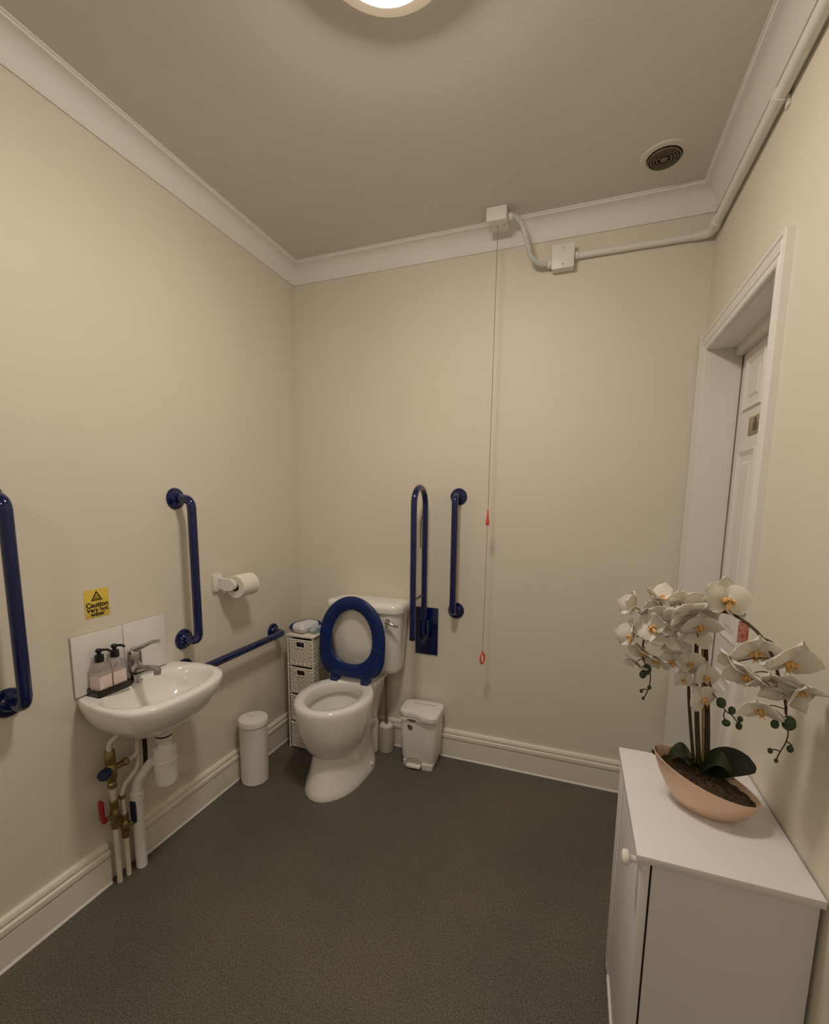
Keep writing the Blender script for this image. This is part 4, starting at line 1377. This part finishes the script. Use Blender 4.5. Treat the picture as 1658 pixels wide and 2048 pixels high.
# left spike blooms
flower((1.647, -1.110, 1.072), (-.8, -.35, .15), 1.0, .2, .55)
flower((1.649, -1.090, 1.134), (-.9, -.2, .3), 1.0, .1, .7)
flower((1.682, -1.080, 1.123), (-.5, .3, .7), .95, .5, .4)
flower((1.698, -1.090, 1.156), (-.1, -.25, .95), 1.0, .6, .8)
flower((1.716, -1.120, 1.119), (.1, .8, .4), 1.15, .1, .1)
flower((1.685, -1.110, 1.096), (-.5, -.7, .3), 1.0, .9, .45)
flower((1.711, -1.110, 1.076), (-.2, .6, -.4), 1.0, .3, .2)
flower((1.671, -1.090, 1.035), (-.55, -.35, -.6), .95, .5, .3)
flower((1.660, -1.090, 1.004), (-.5, -.3, -.8), .75, .2, .3)
flower((1.697, -1.100, 1.021), (-.5, -.5, -.6), .85, .8, .3)
flower((1.734, -1.090, 1.018), (-.5, -.85, -.1), .75, .4, .3)
flower((1.739, -1.100, 1.053), (0, .7, .1), .85, .4, .2)
# crown spike blooms
flower((1.749, -1.130, 1.138), (-.35, .6, .4), 1.2, .1, -.05)
flower((1.779, -1.120, 1.156), (.0, .65, .45), 1.1, .3, 0)
flower((1.810, -1.140, 1.176), (.35, -.8, .35), 1.3, -.25, .12)
flower((1.771, -1.130, 1.116), (.1, -.75, -.55), 1.05, .2, .2)
flower((1.736, -1.100, 1.156), (-.2, .4, .8), .9, .9, .3)
flower((1.773, -1.110, 1.083), (0, .6, -.5), .8, .2, .2)
# middle spike blooms
flower((1.766, -1.100, 1.022), (-.05, -.95, .15), .75, .3, .1)
flower((1.796, -1.110, 0.999), (.5, -.8, .1), .8, -.2, .05)
flower((1.758, -1.100, 0.980), (-.35, -.75, .45), .62, .3, .6)
flower((1.792, -1.120, 0.950), (.45, -.85, .05), .85, .5, .0)
flower((1.784, -1.090, 1.004), (-.2, .8, .2), .75, .5, .1)
# right spike blooms
flower((1.851, -1.200, 1.092), (-.1, -.8, -.55), 1.2, .1, .25)
flower((1.893, -1.235, 1.089), (.15, -.9, -.4), 1.15, -.15, .2)
flower((1.837, -1.215, 1.047), (-.4, -.6, -.6), 1.1, .4, .3)
flower((1.869, -1.225, 1.046), (0, -.5, -.8), 1.1, .3, .25)
flower((1.859, -1.230, 0.989), (-.2, -.75, -.6), 1.0, .2, .35)
flower((1.892, -1.235, 1.029), (.3, .7, .35), 1.1, .2, .1)
flower((1.908, -1.245, 1.040), (.3, -.65, -.6), .95, .5, .35)
flower((1.819, -1.200, 1.064), (-.6, -.2, -.6), .9, .2, .3)


def bud(c, r, sq=1.25):
    part('bud', MB().ball(c, r, 10, 8, (1, 1, sq)), M['bud'], orch)


def twig(pts, r=0.0012):
    p = spline(pts, 4)
    part('twig', MB().tube(p, r, 6), M['stemdark'], orch)


# short stalks that carry the blooms on the spikes
for c, z in BLOOM:
    near = min(SPIKE, key=lambda q: (q - c).length)
    a = c - z * 0.003
    twig([a, a.lerp(near, 0.45) - z * 0.006, near], 0.0011)
# middle spray of buds
twig([(1.806, -1.110, 0.968), (1.826, -1.112, 0.946), (1.838, -1.112, 0.928), (1.852, -1.112, 0.918), (1.864, -1.114, 0.903)])
twig([(1.838, -1.112, 0.930), (1.836, -1.112, 0.914), (1.844, -1.112, 0.902)])
twig([(1.864, -1.114, 0.906), (1.868, -1.114, 0.918)])
bud((1.829, -1.112, 0.944), 0.0095)
bud((1.850, -1.112, 0.930), 0.0072)
bud((1.842, -1.112, 0.900), 0.0085, 0.9)
bud((1.866, -1.114, 0.914), 0.0055)
bud((1.865, -1.114, 0.898), 0.0065)
# right spray
twig([(1.899, -1.228, 0.985), (1.903, -1.228, 0.965), (1.906, -1.228, 0.945), (1.903, -1.228, 0.925), (1.896, -1.228, 0.905), (1.893, -1.228, 0.890)])
twig([(1.903, -1.228, 0.975), (1.893, -1.228, 0.974), (1.884, -1.228, 0.966)])
twig([(1.905, -1.228, 0.932), (1.914, -1.228, 0.925), (1.912, -1.228, 0.915)])
twig([(1.898, -1.228, 0.910), (1.888, -1.228, 0.912), (1.882, -1.228, 0.908)])
bud((1.905, -1.228, 0.968), 0.0115)
bud((1.884, -1.228, 0.962), 0.0070)
bud((1.912, -1.228, 0.918), 0.0058)
bud((1.882, -1.228, 0.908), 0.0045)
bud((1.893, -1.228, 0.890), 0.0035)
# left spray
twig([(1.675, -1.090, 1.010), (1.690, -1.090, 0.985), (1.692, -1.090, 0.955), (1.686, -1.090, 0.930), (1.681, -1.090, 0.918)])
twig([(1.688, -1.090, 0.942), (1.680, -1.090, 0.942), (1.676, -1.090, 0.936)])
bud((1.683, -1.090, 0.990), 0.0105)
bud((1.676, -1.092, 0.978), 0.0078)
bud((1.692, -1.090, 0.948), 0.0046)
bud((1.676, -1.090, 0.937), 0.0038)
bud((1.681, -1.090, 0.920), 0.0034)
# printed tag hanging from the right spike
tg = MB().box((1.8335, -1.1495, 1.092), (1.8520, -1.1482, 1.136), 0.0003)
tg.tube([(1.842, -1.149, 1.134), (1.840, -1.149, 1.146)], 0.0007, 6)
part('price_tag', tg, M['tagred'], orch, 'red and white printed tag')
